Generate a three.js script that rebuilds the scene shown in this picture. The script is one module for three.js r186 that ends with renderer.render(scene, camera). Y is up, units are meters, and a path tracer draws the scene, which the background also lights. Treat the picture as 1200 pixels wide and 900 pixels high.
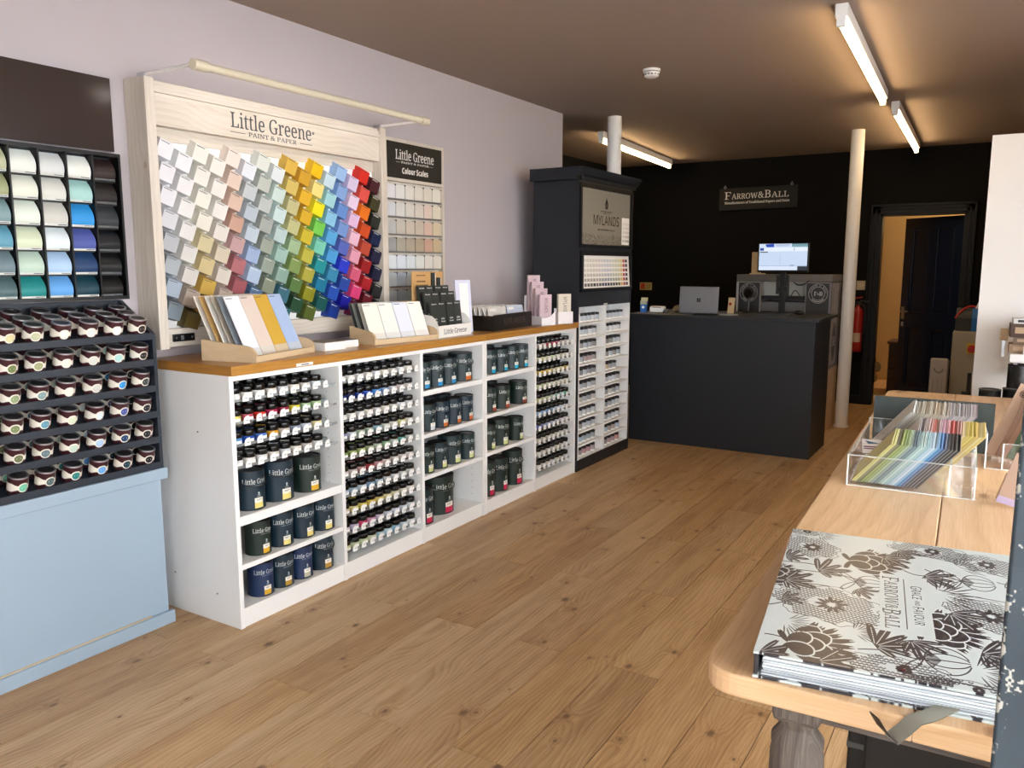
import * as THREE from 'three';
import { mergeGeometries } from 'three/addons/utils/BufferGeometryUtils.js';
import { RoundedBoxGeometry } from 'three/addons/geometries/RoundedBoxGeometry.js';
import { TextGeometry } from 'three/addons/geometries/TextGeometry.js';
import { FontLoader } from 'three/addons/loaders/FontLoader.js';
import { RectAreaLightUniformsLib } from 'three/addons/lights/RectAreaLightUniformsLib.js';

// ------------------------------------------------------------------ camera, sky, exposure
const scene = new THREE.Scene();
const camera = new THREE.PerspectiveCamera(50.93, 4 / 3, 0.05, 80);
camera.rotation.order = 'YXZ';
camera.rotation.set(THREE.MathUtils.degToRad(-8.3), THREE.MathUtils.degToRad(31.5), 0);
camera.position.set(0, 1.52, 0);
scene.add(camera);
const renderer = new THREE.WebGLRenderer({ antialias: true });
renderer.toneMapping = THREE.LinearToneMapping;
renderer.toneMappingExposure = 1.45;
renderer.shadowMap.enabled = true;
RectAreaLightUniformsLib.init();
// an overcast street sky, seen only through the shop windows on the right and behind the camera
scene.background = new THREE.Color().setRGB(0.94, 0.97, 1.0);
scene.backgroundIntensity = 9;

// ------------------------------------------------------------------ helpers
let seed = 7;
const rnd = () => { seed = (seed + 0x6d2b79f5) | 0; let t = Math.imul(seed ^ (seed >>> 15), 1 | seed); t = (t + Math.imul(t ^ (t >>> 7), 61 | t)) ^ t; return ((t ^ (t >>> 14)) >>> 0) / 4294967296; };
const rr = (a, b) => a + (b - a) * rnd();
const D = THREE.MathUtils.degToRad;
const font = {};
for (const k of ['serif_regular', 'serif_bold', 'sans_regular', 'sans_bold']) font[k] = await new FontLoader().loadAsync('fonts/droid/droid_' + k + '.typeface.json');

const plain = (g) => {
  if (g.index) g = g.toNonIndexed();
  for (const k of Object.keys(g.attributes)) if (!['position', 'normal', 'uv'].includes(k)) g.deleteAttribute(k);
  if (!g.attributes.uv) g.setAttribute('uv', new THREE.BufferAttribute(new Float32Array(g.attributes.position.count * 2), 2));
  return g;
};
const merge = (a) => (Array.isArray(a) ? (a.length === 1 ? plain(a[0]) : mergeGeometries(a.map(plain))) : plain(a));
// box from its limits; r > 0 rounds the edges
function B(x0, x1, y0, y1, z0, z1, r = 0) {
  if (x0 > x1) [x0, x1] = [x1, x0];
  if (y0 > y1) [y0, y1] = [y1, y0];
  if (z0 > z1) [z0, z1] = [z1, z0];
  const g = r ? new RoundedBoxGeometry(x1 - x0, y1 - y0, z1 - z0, 1, r) : new THREE.BoxGeometry(x1 - x0, y1 - y0, z1 - z0);
  return g.translate((x0 + x1) / 2, (y0 + y1) / 2, (z0 + z1) / 2);
}
const C = (r0, r1, h, n = 20, open = false) => new THREE.CylinderGeometry(r0, r1, h, n, 1, open);
const lathe = (pts, n = 20) => new THREE.LatheGeometry(pts.map(([x, y]) => new THREE.Vector2(x, y)), n);
function tube(pts, r, n = 8, seg = 24) { return new THREE.TubeGeometry(new THREE.CatmullRomCurve3(pts.map((p) => new THREE.Vector3(...p))), seg, r, n); }
function rod(a, b, r, n = 10) {
  const A = new THREE.Vector3(...a), v = new THREE.Vector3(...b).sub(A), g = C(r, r, v.length(), n);
  g.applyQuaternion(new THREE.Quaternion().setFromUnitVectors(new THREE.Vector3(0, 1, 0), v.clone().normalize()));
  return g.translate(A.x + v.x / 2, A.y + v.y / 2, A.z + v.z / 2);
}
// uv in metres; u runs along the axis `grain`
function metric(g, grain = 'z', off = [0, 0]) {
  const p = g.attributes.position, n = g.attributes.normal, uv = g.attributes.uv, ax = ['x', 'y', 'z'], gi = ax.indexOf(grain);
  for (let i = 0; i < p.count; i++) {
    const a = [Math.abs(n.getX(i)), Math.abs(n.getY(i)), Math.abs(n.getZ(i))], k = a.indexOf(Math.max(...a)), v = [p.getX(i), p.getY(i), p.getZ(i)];
    let o = [0, 1, 2].filter((j) => j !== k);
    if (o[1] === gi) o = [o[1], o[0]];
    uv.setXY(i, v[o[0]] + off[0], v[o[1]] + off[1]);
  }
  return g;
}
const used = {};
function numbered(name) { used[name] = (used[name] ?? -1) + 1; return used[name] ? name + '_' + String(used[name]).padStart(3, '0') : name; }
function mesh(name, geo, m, parent) {
  const o = new THREE.Mesh(geo, m);
  o.name = parent === scene ? numbered(name) : name;
  o.castShadow = o.receiveShadow = true;
  parent.add(o);
  return o;
}
function obj(name, geos, m, parent = scene, off) {
  const g = merge(geos);
  if (m.userData.grain) metric(g, m.userData.grain, off);
  return mesh(name, g, m, parent);
}
function tag(o, label, category, group) { o.userData.label = label; o.userData.category = category; if (group) o.userData.group = group; return o; }
function thing(name, label, category, pos = [0, 0, 0], turn = 0, group) {
  const o = new THREE.Group(); o.name = numbered(name); scene.add(o); o.position.set(...pos); o.rotation.y = turn;
  return tag(o, label, category, group);
}
function struct(name, geos, m, off) { const o = obj(name, geos, m, scene, off); o.userData.kind = 'structure'; return o; }
function structGroup(name, pos = [0, 0, 0]) { const o = new THREE.Group(); o.name = numbered(name); o.position.set(...pos); scene.add(o); o.userData.kind = 'structure'; return o; }
const NTH = ['first', 'second', 'third', 'fourth', 'fifth', 'sixth', 'seventh', 'eighth', 'ninth', 'tenth', 'eleventh', 'twelfth', 'thirteenth', 'fourteenth', 'fifteenth', 'sixteenth', 'seventeenth', 'eighteenth', 'nineteenth', 'twentieth'];

// materials
function mat(color, roughness = 0.6, o = {}) {
  const { grain, ...rest } = o, m = new (rest.transmission !== undefined || rest.clearcoat !== undefined ? THREE.MeshPhysicalMaterial : THREE.MeshStandardMaterial)({ color, roughness, ...rest });
  if (grain) m.userData.grain = grain;
  return m;
}
const cache = {};
const paint = (color, roughness = 0.6) => (cache[color + roughness] ??= mat(color, roughness));

// noise and textures
const H = (x, y, s) => { let h = Math.imul(x | 0, 374761393) ^ Math.imul(y | 0, 668265263) ^ Math.imul(s | 0, 2147483647 ^ 97531); h = Math.imul(h ^ (h >>> 13), 1274126177); return ((h ^ (h >>> 16)) >>> 0) / 4294967296; };
function vn(x, y, s, px = 0) {
  const i = Math.floor(x), j = Math.floor(y), f = x - i, g = y - j, u = f * f * (3 - 2 * f), v = g * g * (3 - 2 * g);
  const a = px ? ((i % px) + px) % px : i, b = px ? (((i + 1) % px) + px) % px : i + 1;
  return (H(a, j, s) * (1 - u) + H(b, j, s) * u) * (1 - v) + (H(a, j + 1, s) * (1 - u) + H(b, j + 1, s) * u) * v;
}
function dataTex(w, h, fn, srgb = true, rep = true) {
  const d = new Uint8Array(w * h * 4);
  for (let y = 0, o = 0; y < h; y++) for (let x = 0; x < w; x++, o += 4) { const c = fn(x, y); d[o] = c[0]; d[o + 1] = c[1]; d[o + 2] = c[2]; d[o + 3] = 255; }
  const t = new THREE.DataTexture(d, w, h);
  t.magFilter = THREE.LinearFilter; t.minFilter = THREE.LinearFilter;
  if (srgb) t.colorSpace = THREE.SRGBColorSpace;
  if (rep) t.wrapS = t.wrapT = THREE.RepeatWrapping;
  t.needsUpdate = true;
  return t;
}
const mix3 = (a, b, t) => [a[0] + (b[0] - a[0]) * t, a[1] + (b[1] - a[1]) * t, a[2] + (b[2] - a[2]) * t];
const hex3 = (h) => [parseInt(h.slice(1, 3), 16), parseInt(h.slice(3, 5), 16), parseInt(h.slice(5, 7), 16)];
const cl = (t) => (t < 0 ? 0 : t > 1 ? 1 : t);
// sawn timber: `rows` boards one above the other in the picture, u along the grain
function timber({ w, h, rows = 1, base, dark, light, knot, knots = 4, rings = 9, fibre = 0.35, s = 1, spread = 0.3, wild = 1.2 }) {
  base = hex3(base); dark = hex3(dark); light = hex3(light); knot = hex3(knot);
  const hh = h / rows, K = [];
  for (let r = 0; r < rows; r++) { const k = []; for (let i = 0; i < knots; i++) k.push([H(i, r, s + 5) * w, (0.12 + 0.76 * H(i, r, s + 6)) * hh, (0.018 + 0.05 * H(i, r, s + 7) ** 2) * hh, H(i, r, s + 8)]); K.push(k); }
  return dataTex(w, h, (x, y) => {
    const r = Math.floor(y / hh), yy = y - r * hh, sr = s + r * 31, tone = H(r, 3, s) - 0.5;
    let wob = (vn(x / w * 3, yy / hh * 1.4, sr + 1, 3) - 0.5) * wild + (vn(x / w * 9, yy / hh * 2.5, sr + 2, 9) - 0.5) * wild * 0.3, kn = 0, halo = 0;
    for (const [kx, ky, kr, ks] of K[r]) {
      let dx = Math.abs(x - kx); if (dx > w / 2) dx = w - dx;
      dx *= 0.55; const dy = yy - ky, d2 = (dx * dx + dy * dy) / (kr * kr);
      if (d2 < 60) { const e = Math.exp(-d2 / 9); wob += e * 0.9 * (dy > 0 ? 1 : -1) * Math.min(1, Math.abs(dy) / kr); halo += Math.exp(-d2 / 5) * 0.3; kn = Math.max(kn, cl(1.5 - Math.sqrt(d2) * (0.9 + 0.5 * vn(x / 6, y / 6, sr))) * (0.5 + 0.5 * ks)); }
    }
    const q = (yy / hh) * rings + wob * rings * 0.22, ph = q - Math.floor(q), ring = ph < 0.75 ? ph / 0.75 : (1 - ph) / 0.25;
    const soft = vn(x / w * 5, yy / hh * 6, sr + 3, 5), fib = vn(x / w * 26, yy * 0.55, sr + 4, 26), vein = vn(x / w * 7, yy * 0.3, sr + 9, 7) ** 5;
    let t = ring * ring * (0.35 + 0.5 * soft) * spread * 2 + (fib - 0.5) * fibre + vein * fibre * 0.9 + tone * 0.35 + (soft - 0.5) * 0.4 + halo;
    let c = t > 0 ? mix3(base, dark, cl(t)) : mix3(base, light, cl(-t * 1.6));
    return mix3(c, knot, kn * 0.85);
  });
}
function canvasTex(w, h, draw) {
  const c = document.createElement('canvas'); c.width = w; c.height = h;
  draw(c.getContext('2d'), w, h);
  const t = new THREE.CanvasTexture(c); t.colorSpace = THREE.SRGBColorSpace; t.magFilter = THREE.LinearFilter;
  return t;
}
// raised lettering, centred on its middle, `width` metres wide
function letters(text, f, width, depth = 0.0015, height) {
  const g = new TextGeometry(text, { font: font[f], size: 1, depth: 1, curveSegments: 4, bevelEnabled: false });
  g.computeBoundingBox();
  const b = g.boundingBox, w = b.max.x - b.min.x, h = b.max.y - b.min.y;
  g.translate(-(b.min.x + b.max.x) / 2, -(b.min.y + b.max.y) / 2, 0);
  return g.scale(width / w, height ? height / h : width / w, depth);
}
const faceX = (g, x, y, z) => g.rotateY(Math.PI / 2).translate(x, y, z);   // turns what faces +z to face +x

const M = {
  wallLilac: mat('#b9b1b4', 0.85), ceiling: mat('#a08f84', 0.8), black: mat('#070708', 0.8, { clearcoat: 0, specularIntensity: 0.35 }), amber: mat('#b8985f', 0.85), trimBlack: mat('#0c0e11', 0.45, { clearcoat: 0, specularIntensity: 0.5 }),
  white: mat('#eeeeec', 0.45), whitePaint: mat('#f0efec', 0.5), navy: mat('#171c24', 0.5), navyTop: mat('#22252a', 0.45), rackNavy: mat('#1b232e', 0.5),
  baseBlue: mat('#95a8b8', 0.5), blackPlastic: mat('#0c0c0d', 0.35), darkMetal: mat('#1a1a1c', 0.4, { metalness: 0.4 }), steel: mat('#b9bcc0', 0.3, { metalness: 0.9 }),
  acrylic: mat('#ffffff', 0.02, { transmission: 1, thickness: 0, ior: 1.45 }), paper: mat('#f1efea', 0.7), card: mat('#e9e6e0', 0.7),
  glass: mat('#ffffff', 0.01, { transmission: 1, thickness: 0, ior: 1.5 }), cream: mat('#d9cfb8', 0.45), print: mat('#3b3f48', 0.6), printDark: mat('#1d1d1f', 0.6), printWhite: mat('#e4e4df', 0.6),
};
const floorTex = timber({ w: 2048, h: 2048, rows: 8, base: '#c8a77c', dark: '#906c45', light: '#dcc39e', knot: '#5d412c', knots: 3, rings: 13, fibre: 0.5, s: 11, spread: 0.3, wild: 1.9 });
const oakTex = timber({ w: 1024, h: 512, rows: 2, base: '#d3cabd', dark: '#bcb0a0', light: '#e0dad0', knot: '#a08c72', knots: 1, rings: 10, fibre: 0.3, s: 23, spread: 0.28, wild: 1.6 });
const topTex = timber({ w: 1024, h: 512, rows: 2, base: '#b07c38', dark: '#8f5f25', light: '#c69550', knot: '#7a4a1a', knots: 0, rings: 12, fibre: 0.5, s: 37, spread: 0.2, wild: 0.7 });
const pineTex = timber({ w: 1024, h: 1024, rows: 3, base: '#d4b088', dark: '#b68d61', light: '#e3caaa', knot: '#6d4526', knots: 4, rings: 8, fibre: 0.35, s: 51, spread: 0.3, wild: 1.3 });
const plyTex = timber({ w: 512, h: 256, rows: 1, base: '#d2b894', dark: '#bb9c74', light: '#dfcbb0', knot: '#b3946c', knots: 0, rings: 6, fibre: 0.2, s: 61, spread: 0.2, wild: 1.4 });
const greyWoodTex = timber({ w: 512, h: 512, rows: 2, base: '#655c55', dark: '#403a36', light: '#857b72', knot: '#3d3733', knots: 2, rings: 9, fibre: 0.6, s: 77, spread: 0.4, wild: 1.2 });
const rep = (t, a, b) => { const c = t.clone(); c.repeat.set(a, b); c.needsUpdate = true; return c; };
for (const ax of ['x', 'y', 'z']) {
  M['oak' + ax] = mat('#ffffff', 0.55, { map: rep(oakTex, 0.9, 1.8), grain: ax });
  M['top' + ax] = mat('#ffffff', 0.28, { map: rep(topTex, 0.8, 1.6), grain: ax });
  M['pine' + ax] = mat('#ffffff', 0.42, { map: rep(pineTex, 0.7, 0.9), grain: ax });
  M['ply' + ax] = mat('#ffffff', 0.55, { map: rep(plyTex, 2, 4), grain: ax });
  M['greyWood' + ax] = mat('#ffffff', 0.8, { map: rep(greyWoodTex, 1.4, 2.8), grain: ax });
}
M.floor = ['#ffffff', '#faf6f1', '#f1eae1', '#fff8ed', '#f6ecdf'].map((c) => mat(c, 0.42, { map: floorTex }));
// fine grain of rolled wall paint
const rollTex = dataTex(512, 512, (x, y) => { const v = 120 + 70 * vn(x / 3, y / 3, 3, 0) + 60 * vn(x / 9, y / 9, 4, 0); return [v, v, v]; }, false);
for (const k of ['wallLilac', 'ceiling', 'black']) { M[k].bumpMap = rep(rollTex, 2, 2); M[k].bumpScale = 0.0006; M[k].userData.grain = 'z'; }

// ------------------------------------------------------------------ the room
const XL = -3.21, CH = 2.75, ZB = -9.6, XR = 1.75, ZF = 1.5;
// floor: laminate boards laid along the room, joints staggered by half a board
{
  const fl = structGroup('floor');
  obj('subfloor', B(-4.5, 1.9, -0.12, -0.006, -12, 1.65), mat('#2a1f16', 0.9), fl);
  const W = 0.2053, L = 1.495;
  let n = 0;
  for (let i = -15; i < 16; i++) {
    const x0 = -1.411 + i * W, x1 = x0 + W - 0.0028, a = Math.max(x0, -4.45), b = Math.min(x1, 1.8);
    if (b <= a) continue;
    for (let k = -3; k < 8; k++) {
      let z1 = -1.935 - (i & 1 ? 0.7475 : 0) - k * L + 0.0, z0 = z1 - L + 0.0025;
      z1 = Math.min(z1, 1.6); z0 = Math.max(z0, -11.9);
      if (z1 - z0 < 0.02 || (b < -3.25 && z0 > -6.05)) continue;
      const g = plain(B(a, b, -0.006, 0, z0, z1)), p = g.attributes.position, uv = g.attributes.uv, row = Math.floor(rnd() * 8), flip = rnd() < 0.5, du = rnd();
      for (let v = 0; v < p.count; v++) { const s = (p.getZ(v) - z0) / L, t = cl((p.getX(v) - x0) / W); uv.setXY(v, (flip ? 1 - s : s) + du, (row + 0.02 + 0.96 * t) / 8); }
      mesh('plank', g, M.floor[Math.floor(rnd() * 5)], fl); n++;
    }
  }
}
struct('ceiling', B(-4.5, 1.9, CH, CH + 0.15, -12, 1.65), M.ceiling);
struct('wall_left', B(XL - 0.15, XL, 0, CH, -6.03, ZF), M.wallLilac);
struct('wall_alcove', [B(-4.5, -4.35, 0, CH, -6.03, -12), B(-4.5, XL - 0.15, 0, CH, -5.9, -6.03)], M.black);
struct('wall_back', [B(-4.35, -1.235, 0, CH, ZB, ZB - 0.15), B(-0.425, XR, 0, CH, ZB, ZB - 0.15), B(-1.235, -0.425, 2.085, CH, ZB, ZB - 0.15)], M.black);
// back room behind the door, lit by its own lamp
struct('wall_store', [B(-3, -2.85, 0, CH, ZB - 0.15, -12), B(0.6, 0.75, 0, CH, ZB - 0.15, -12), B(-3, 0.75, 0, CH, -11.85, -12)], M.amber);
// right-hand wall with the big shop window, front wall with window and doorway (both outside the frame)
const WR = { z0: -3.7, z1: 1.0, y0: 0.55, y1: 2.5 }, WF = { x0: -0.4, x1: 1.5, y0: 0.55, y1: 2.5 };
struct('wall_right', [B(XR, XR + 0.15, 0, CH, -12, WR.z0), B(XR, XR + 0.15, 0, CH, WR.z1, ZF + 0.15), B(XR, XR + 0.15, 0, WR.y0, WR.z0, WR.z1), B(XR, XR + 0.15, WR.y1, CH, WR.z0, WR.z1)], M.wallLilac);
struct('wall_front', [B(-4.5, WF.x0, 0, CH, ZF, ZF + 0.15), B(WF.x1, XR, 0, CH, ZF, ZF + 0.15), B(WF.x0, WF.x1, 0, WF.y0, ZF, ZF + 0.15), B(WF.x0, WF.x1, WF.y1, CH, ZF, ZF + 0.15)], M.wallLilac);
{
  const w = structGroup('window_1'), zs = [WR.z0, (WR.z0 * 2 + WR.z1) / 3, (WR.z0 + WR.z1 * 2) / 3, WR.z1];
  obj('window_frame', [...zs.map((z, i) => B(XR + 0.04, XR + 0.1, WR.y0, WR.y1, i ? z - 0.05 : z, i ? z : z + 0.05)), B(XR + 0.04, XR + 0.1, WR.y0, WR.y0 + 0.06, WR.z0, WR.z1), B(XR + 0.04, XR + 0.1, WR.y1 - 0.05, WR.y1, WR.z0, WR.z1)], M.whitePaint, w);
  for (let i = 0; i < 3; i++) obj('pane', B(XR + 0.066, XR + 0.072, WR.y0 + 0.05, WR.y1 - 0.04, zs[i] + 0.02, zs[i + 1] - 0.02), M.glass, w);
  const v = structGroup('window_2'), xs = [WF.x0, (WF.x0 + WF.x1) / 2, WF.x1];
  obj('window_frame', [...xs.map((x, i) => B(i ? x - 0.05 : x, i ? x : x + 0.05, WF.y0, WF.y1, ZF + 0.04, ZF + 0.1)), B(WF.x0, WF.x1, WF.y0, WF.y0 + 0.06, ZF + 0.04, ZF + 0.1), B(WF.x0, WF.x1, WF.y1 - 0.05, WF.y1, ZF + 0.04, ZF + 0.1)], M.whitePaint, v);
  for (let i = 0; i < 2; i++) obj('pane', B(xs[i] + 0.02, xs[i + 1] - 0.02, WF.y0 + 0.05, WF.y1 - 0.04, ZF + 0.066, ZF + 0.072), M.glass, v);
}
struct('ground', B(-8, 9, -0.3, -0.125, -14, 9), mat('#8d8b88', 0.9));   // pavement outside the windows
// skirting of the back wall and the white strip under it
struct('baseboard_back', [B(-4.35, -1.33, 0, 0.1, ZB + 0.015, ZB)], M.trimBlack);
// door frame: stepped architrave
struct('trim_1', [
  B(-1.335, -1.235, 0, 2.165, ZB + 0.02, ZB), B(-0.425, -0.335, 0, 2.165, ZB + 0.02, ZB), B(-1.335, -0.335, 2.085, 2.165, ZB + 0.02, ZB),
  B(-1.335, -1.312, 0, 2.175, ZB + 0.036, ZB + 0.02, 0.006), B(-0.358, -0.335, 0, 2.175, ZB + 0.036, ZB + 0.02, 0.006), B(-1.335, -0.335, 2.15, 2.175, ZB + 0.036, ZB + 0.02, 0.006),
  B(-1.285, -1.27, 0, 2.13, ZB + 0.03, ZB + 0.02, 0.004), B(-0.4, -0.385, 0, 2.13, ZB + 0.03, ZB + 0.02, 0.004), B(-1.285, -0.385, 2.118, 2.13, ZB + 0.03, ZB + 0.02, 0.004),
], M.trimBlack);
struct('trim_2', [B(-1.25, -1.215, 0, 2.085, ZB + 0.012, ZB - 0.15), B(-0.445, -0.41, 0, 2.085, ZB + 0.012, ZB - 0.15), B(-1.25, -0.41, 2.055, 2.085, ZB + 0.012, ZB - 0.15)], M.trimBlack);
// panelled door, ajar into the back room
{
  const d = structGroup('door_1', [-0.45, 0, ZB - 0.06]); d.rotation.y = D(-39);
  const m = mat('#142039', 0.22), w = 0.76, t = 0.04;
  // stiles, rails and recessed panels, so the mouldings are real edges
  obj('door_frame', [B(-w, -w + 0.1, 0.01, 2.045, -t, 0), B(-0.1, 0, 0.01, 2.045, -t, 0), B(-w + 0.1, -0.1, 0.01, 0.2, -t, 0), B(-w + 0.1, -0.1, 1.93, 2.045, -t, 0), B(-w + 0.1, -0.1, 0.85, 1.0, -t, 0), B(-w / 2 - 0.045, -w / 2 + 0.045, 0.2, 1.93, -t, 0)], m, d);
  for (const [x0, x1] of [[-w + 0.1, -w / 2 - 0.045], [-w / 2 + 0.045, -0.1]]) for (const [y0, y1] of [[0.2, 0.85], [1.0, 1.93]]) {
    obj('door_panel', B(x0, x1, y0, y1, -t + 0.01, -0.022), m, d);
    const f = 0.022, mm = m;
    obj('moulding', [B(x0, x0 + f, y0, y1, -0.024, -0.003, 0.009), B(x1 - f, x1, y0, y1, -0.024, -0.003, 0.009), B(x0 + f, x1 - f, y0, y0 + f, -0.024, -0.003, 0.009), B(x0 + f, x1 - f, y1 - f, y1, -0.024, -0.003, 0.009)], mm, d);
  }
  const hd = obj('door_handle', [B(-w + 0.025, -w + 0.065, 0.93, 1.07, 0, 0.008, 0.003), rod([-w + 0.045, 1.02, 0], [-w + 0.045, 1.02, 0.05], 0.008), rod([-w + 0.045, 1.02, 0.045], [-w + 0.15, 1.02, 0.045], 0.009)], M.steel, d);
  obj('lock', [B(-w + 0.03, -w + 0.06, 0.85, 0.9, 0, 0.006, 0.002), C(0.008, 0.008, 0.012, 10).rotateX(Math.PI / 2).translate(-w + 0.045, 0.875, 0.008)], M.steel, d);
}
// iron columns
struct('column_1', [C(0.06, 0.06, CH, 28).translate(-2.905, CH / 2, -6.375), C(0.068, 0.068, 0.02, 28).translate(-2.905, 0.01, -6.375)], M.whitePaint);
struct('column_2', [C(0.058, 0.058, CH, 28).translate(-1.28, CH / 2, -8.13), C(0.068, 0.07, 0.02, 28).translate(-1.28, 0.01, -8.13)], M.whitePaint);
// white partition that closes the right-hand bay
struct('wall_partition', B(-0.15, XR, 0, 2.275, -5.6, -5.72), M.whitePaint);

// ------------------------------------------------------------------ fluorescent battens
const glow = mat('#ffffff', 0.4, { emissive: new THREE.Color('#ffd9a0'), emissiveIntensity: 18 });
function batten(x0, z0, x1, z1, label) {
  const len = Math.hypot(x1 - x0, z1 - z0), a = Math.atan2(x1 - x0, z1 - z0);
  const t = thing('ceiling_light', label, 'ceiling light', [(x0 + x1) / 2, CH, (z0 + z1) / 2], a, 'fluorescent ceiling battens');
  obj('batten', B(-0.03, 0.03, -0.06, 0, -len / 2, len / 2, 0.006), M.whitePaint, t);
  for (const s of [-1, 1]) obj('lamp_holder', B(-0.02, 0.02, -0.105, -0.055, s * len / 2 - (s > 0 ? 0.03 : 0), s * len / 2 + (s > 0 ? 0 : 0.03), 0.004), M.whitePaint, t);
  obj('tube', C(0.016, 0.016, len - 0.06, 16).rotateX(Math.PI / 2).translate(0, -0.085, 0), glow, t);
  const l = new THREE.RectAreaLight('#ffdcae', 6, 0.05, len - 0.1);
  l.name = 'tube_light'; l.position.set(0, -0.108, 0); l.rotation.x = -Math.PI / 2; t.add(l);
}
batten(-0.775, -4.24, -0.862, -6.44, 'lit fluorescent ceiling batten nearest the front above the table');
batten(-0.835, -6.88, -0.9, -9.25, 'lit fluorescent ceiling batten in front of the dark doorway');
batten(-3.31, -6.96, -3.48, -9.2, 'lit fluorescent ceiling batten behind the column by the tall cabinet');
{
  const t = thing('store_light', 'warm bulkhead lamp inside the back room', 'ceiling light', [0.1, CH, -11.2]);
  obj('base_plate', C(0.12, 0.12, 0.03, 24).translate(0, -0.015, 0), M.whitePaint, t);
  obj('globe', new THREE.SphereGeometry(0.09, 20, 12).translate(0, -0.1, 0), mat('#ffffff', 0.4, { emissive: new THREE.Color('#ffdcae'), emissiveIntensity: 2 }), t);
  const l = new THREE.PointLight('#ffe6c6', 5.5, 0, 2); l.position.set(0, -0.1, 0); l.castShadow = true; l.shadow.radius = 3; t.add(l);
}
{
  const t = thing('smoke_detector', 'round white smoke detector on the brown ceiling', 'smoke detector', [-2.03, CH, -5.0]);
  obj('base', C(0.055, 0.055, 0.014, 28).translate(0, -0.007, 0), M.white, t);
  obj('dome', lathe([[0, -0.05], [0.03, -0.05], [0.044, -0.042], [0.05, -0.028], [0.05, -0.014], [0, -0.014]], 28), M.white, t);
  const vents = []; for (let i = 0; i < 14; i++) vents.push(B(-0.006, 0.006, -0.036, -0.03, 0.044, 0.05).rotateY(i / 14 * Math.PI * 2));
  obj('vent_slots', vents, M.printDark, t);
}

// ------------------------------------------------------------------ left: sample pot stand
const ROLL = [   // [column from the right][row from the top]
  ['#2b1f1d', '#221e1d', '#32373b', '#17191f', '#15171a', '#121212'],
  ['#e3e6e0', '#a5cfcb', '#2f92d8', '#4d5aa0', '#1f3d66', '#0f3a48'],
  ['#d3d7d6', '#d4d4cc', '#c8c8c0', '#dbe6ea', '#a8c6e6', '#5f9fdc'],
  ['#dfe3dc', '#dfe1d3', '#dce5d8', '#cfd9bd', '#b9cfbf', '#1f8584'],
  ['#b9bb98', '#9ea37a', '#7f9b9c', '#5f9ab0', '#6b7f86', '#4d6668'],
  ['#d8cf9c', '#6f7f4a', '#93a277', '#7c8a5c', '#6d7550', '#6fc2a0'],
  ['#d9c58a', '#c2a85e', '#8f8a58', '#a3a06c', '#5c6a45', '#3f5a4a'],
];
const ZE = -2.055, ZW = -1.1;   // right end of the stand, left end (outside the frame)
{
  const t = thing('display_plinth', 'pale blue painted plinth with cap and skirting below the sample pots', 'plinth', [0, 0, 0]);
  obj('body', B(XL + 0.001, -2.99, 0, 0.635, ZE + 0.012, ZW), M.baseBlue, t);
  obj('cap', B(XL + 0.001, -2.968, 0.635, 0.683, ZE - 0.012, ZW, 0.004), M.baseBlue, t);
  obj('skirting', B(-2.99, -2.968, 0, 0.055, ZE - 0.005, ZW, 0.003), M.baseBlue, t);
  const e = obj('raw_edge', B(-2.9895, -2.982, 0.0551, 0.0585, -1.96, ZW), M.plyz, t); e.userData.label = 'bare wood line along the top of the skirting';
}
const tiers = [0.705, 0.813, 0.921, 1.029, 1.137, 1.245], SL = D(17);
{
  const t = thing('pot_rack', 'dark navy tiered rack holding rows of sample pots', 'display rack', [0, 0, 0]);
  const side = new THREE.Shape([[-2.978, 0.683], [-2.978, 1.245], [-3.19, 1.38], [XL + 0.004, 1.38], [XL + 0.004, 0.683]].map(([x, y]) => new THREE.Vector2(x, y)));
  for (const z of [ZE, ZW - 0.015]) obj('side_panel', new THREE.ExtrudeGeometry(side, { depth: 0.015, bevelEnabled: false }).translate(0, 0, z), M.rackNavy, t);
  obj('back_panel', B(XL + 0.002, XL + 0.012, 0.683, 1.38, ZE + 0.015, ZW - 0.015), M.rackNavy, t);
  for (const y of tiers) {
    const s = obj('shelf', B(0, 0.212, -0.0095, 0, ZE + 0.015, ZW - 0.015).translate(-0.212, 0, 0).rotateZ(-SL).translate(-2.981, y - 0.011, 0), M.rackNavy, t);
    obj('shelf_lip', B(-2.99, -2.978, y - 0.022, y + 0.006, ZE + 0.015, ZW - 0.015, 0.002), M.rackNavy, s);
  }
}
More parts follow.
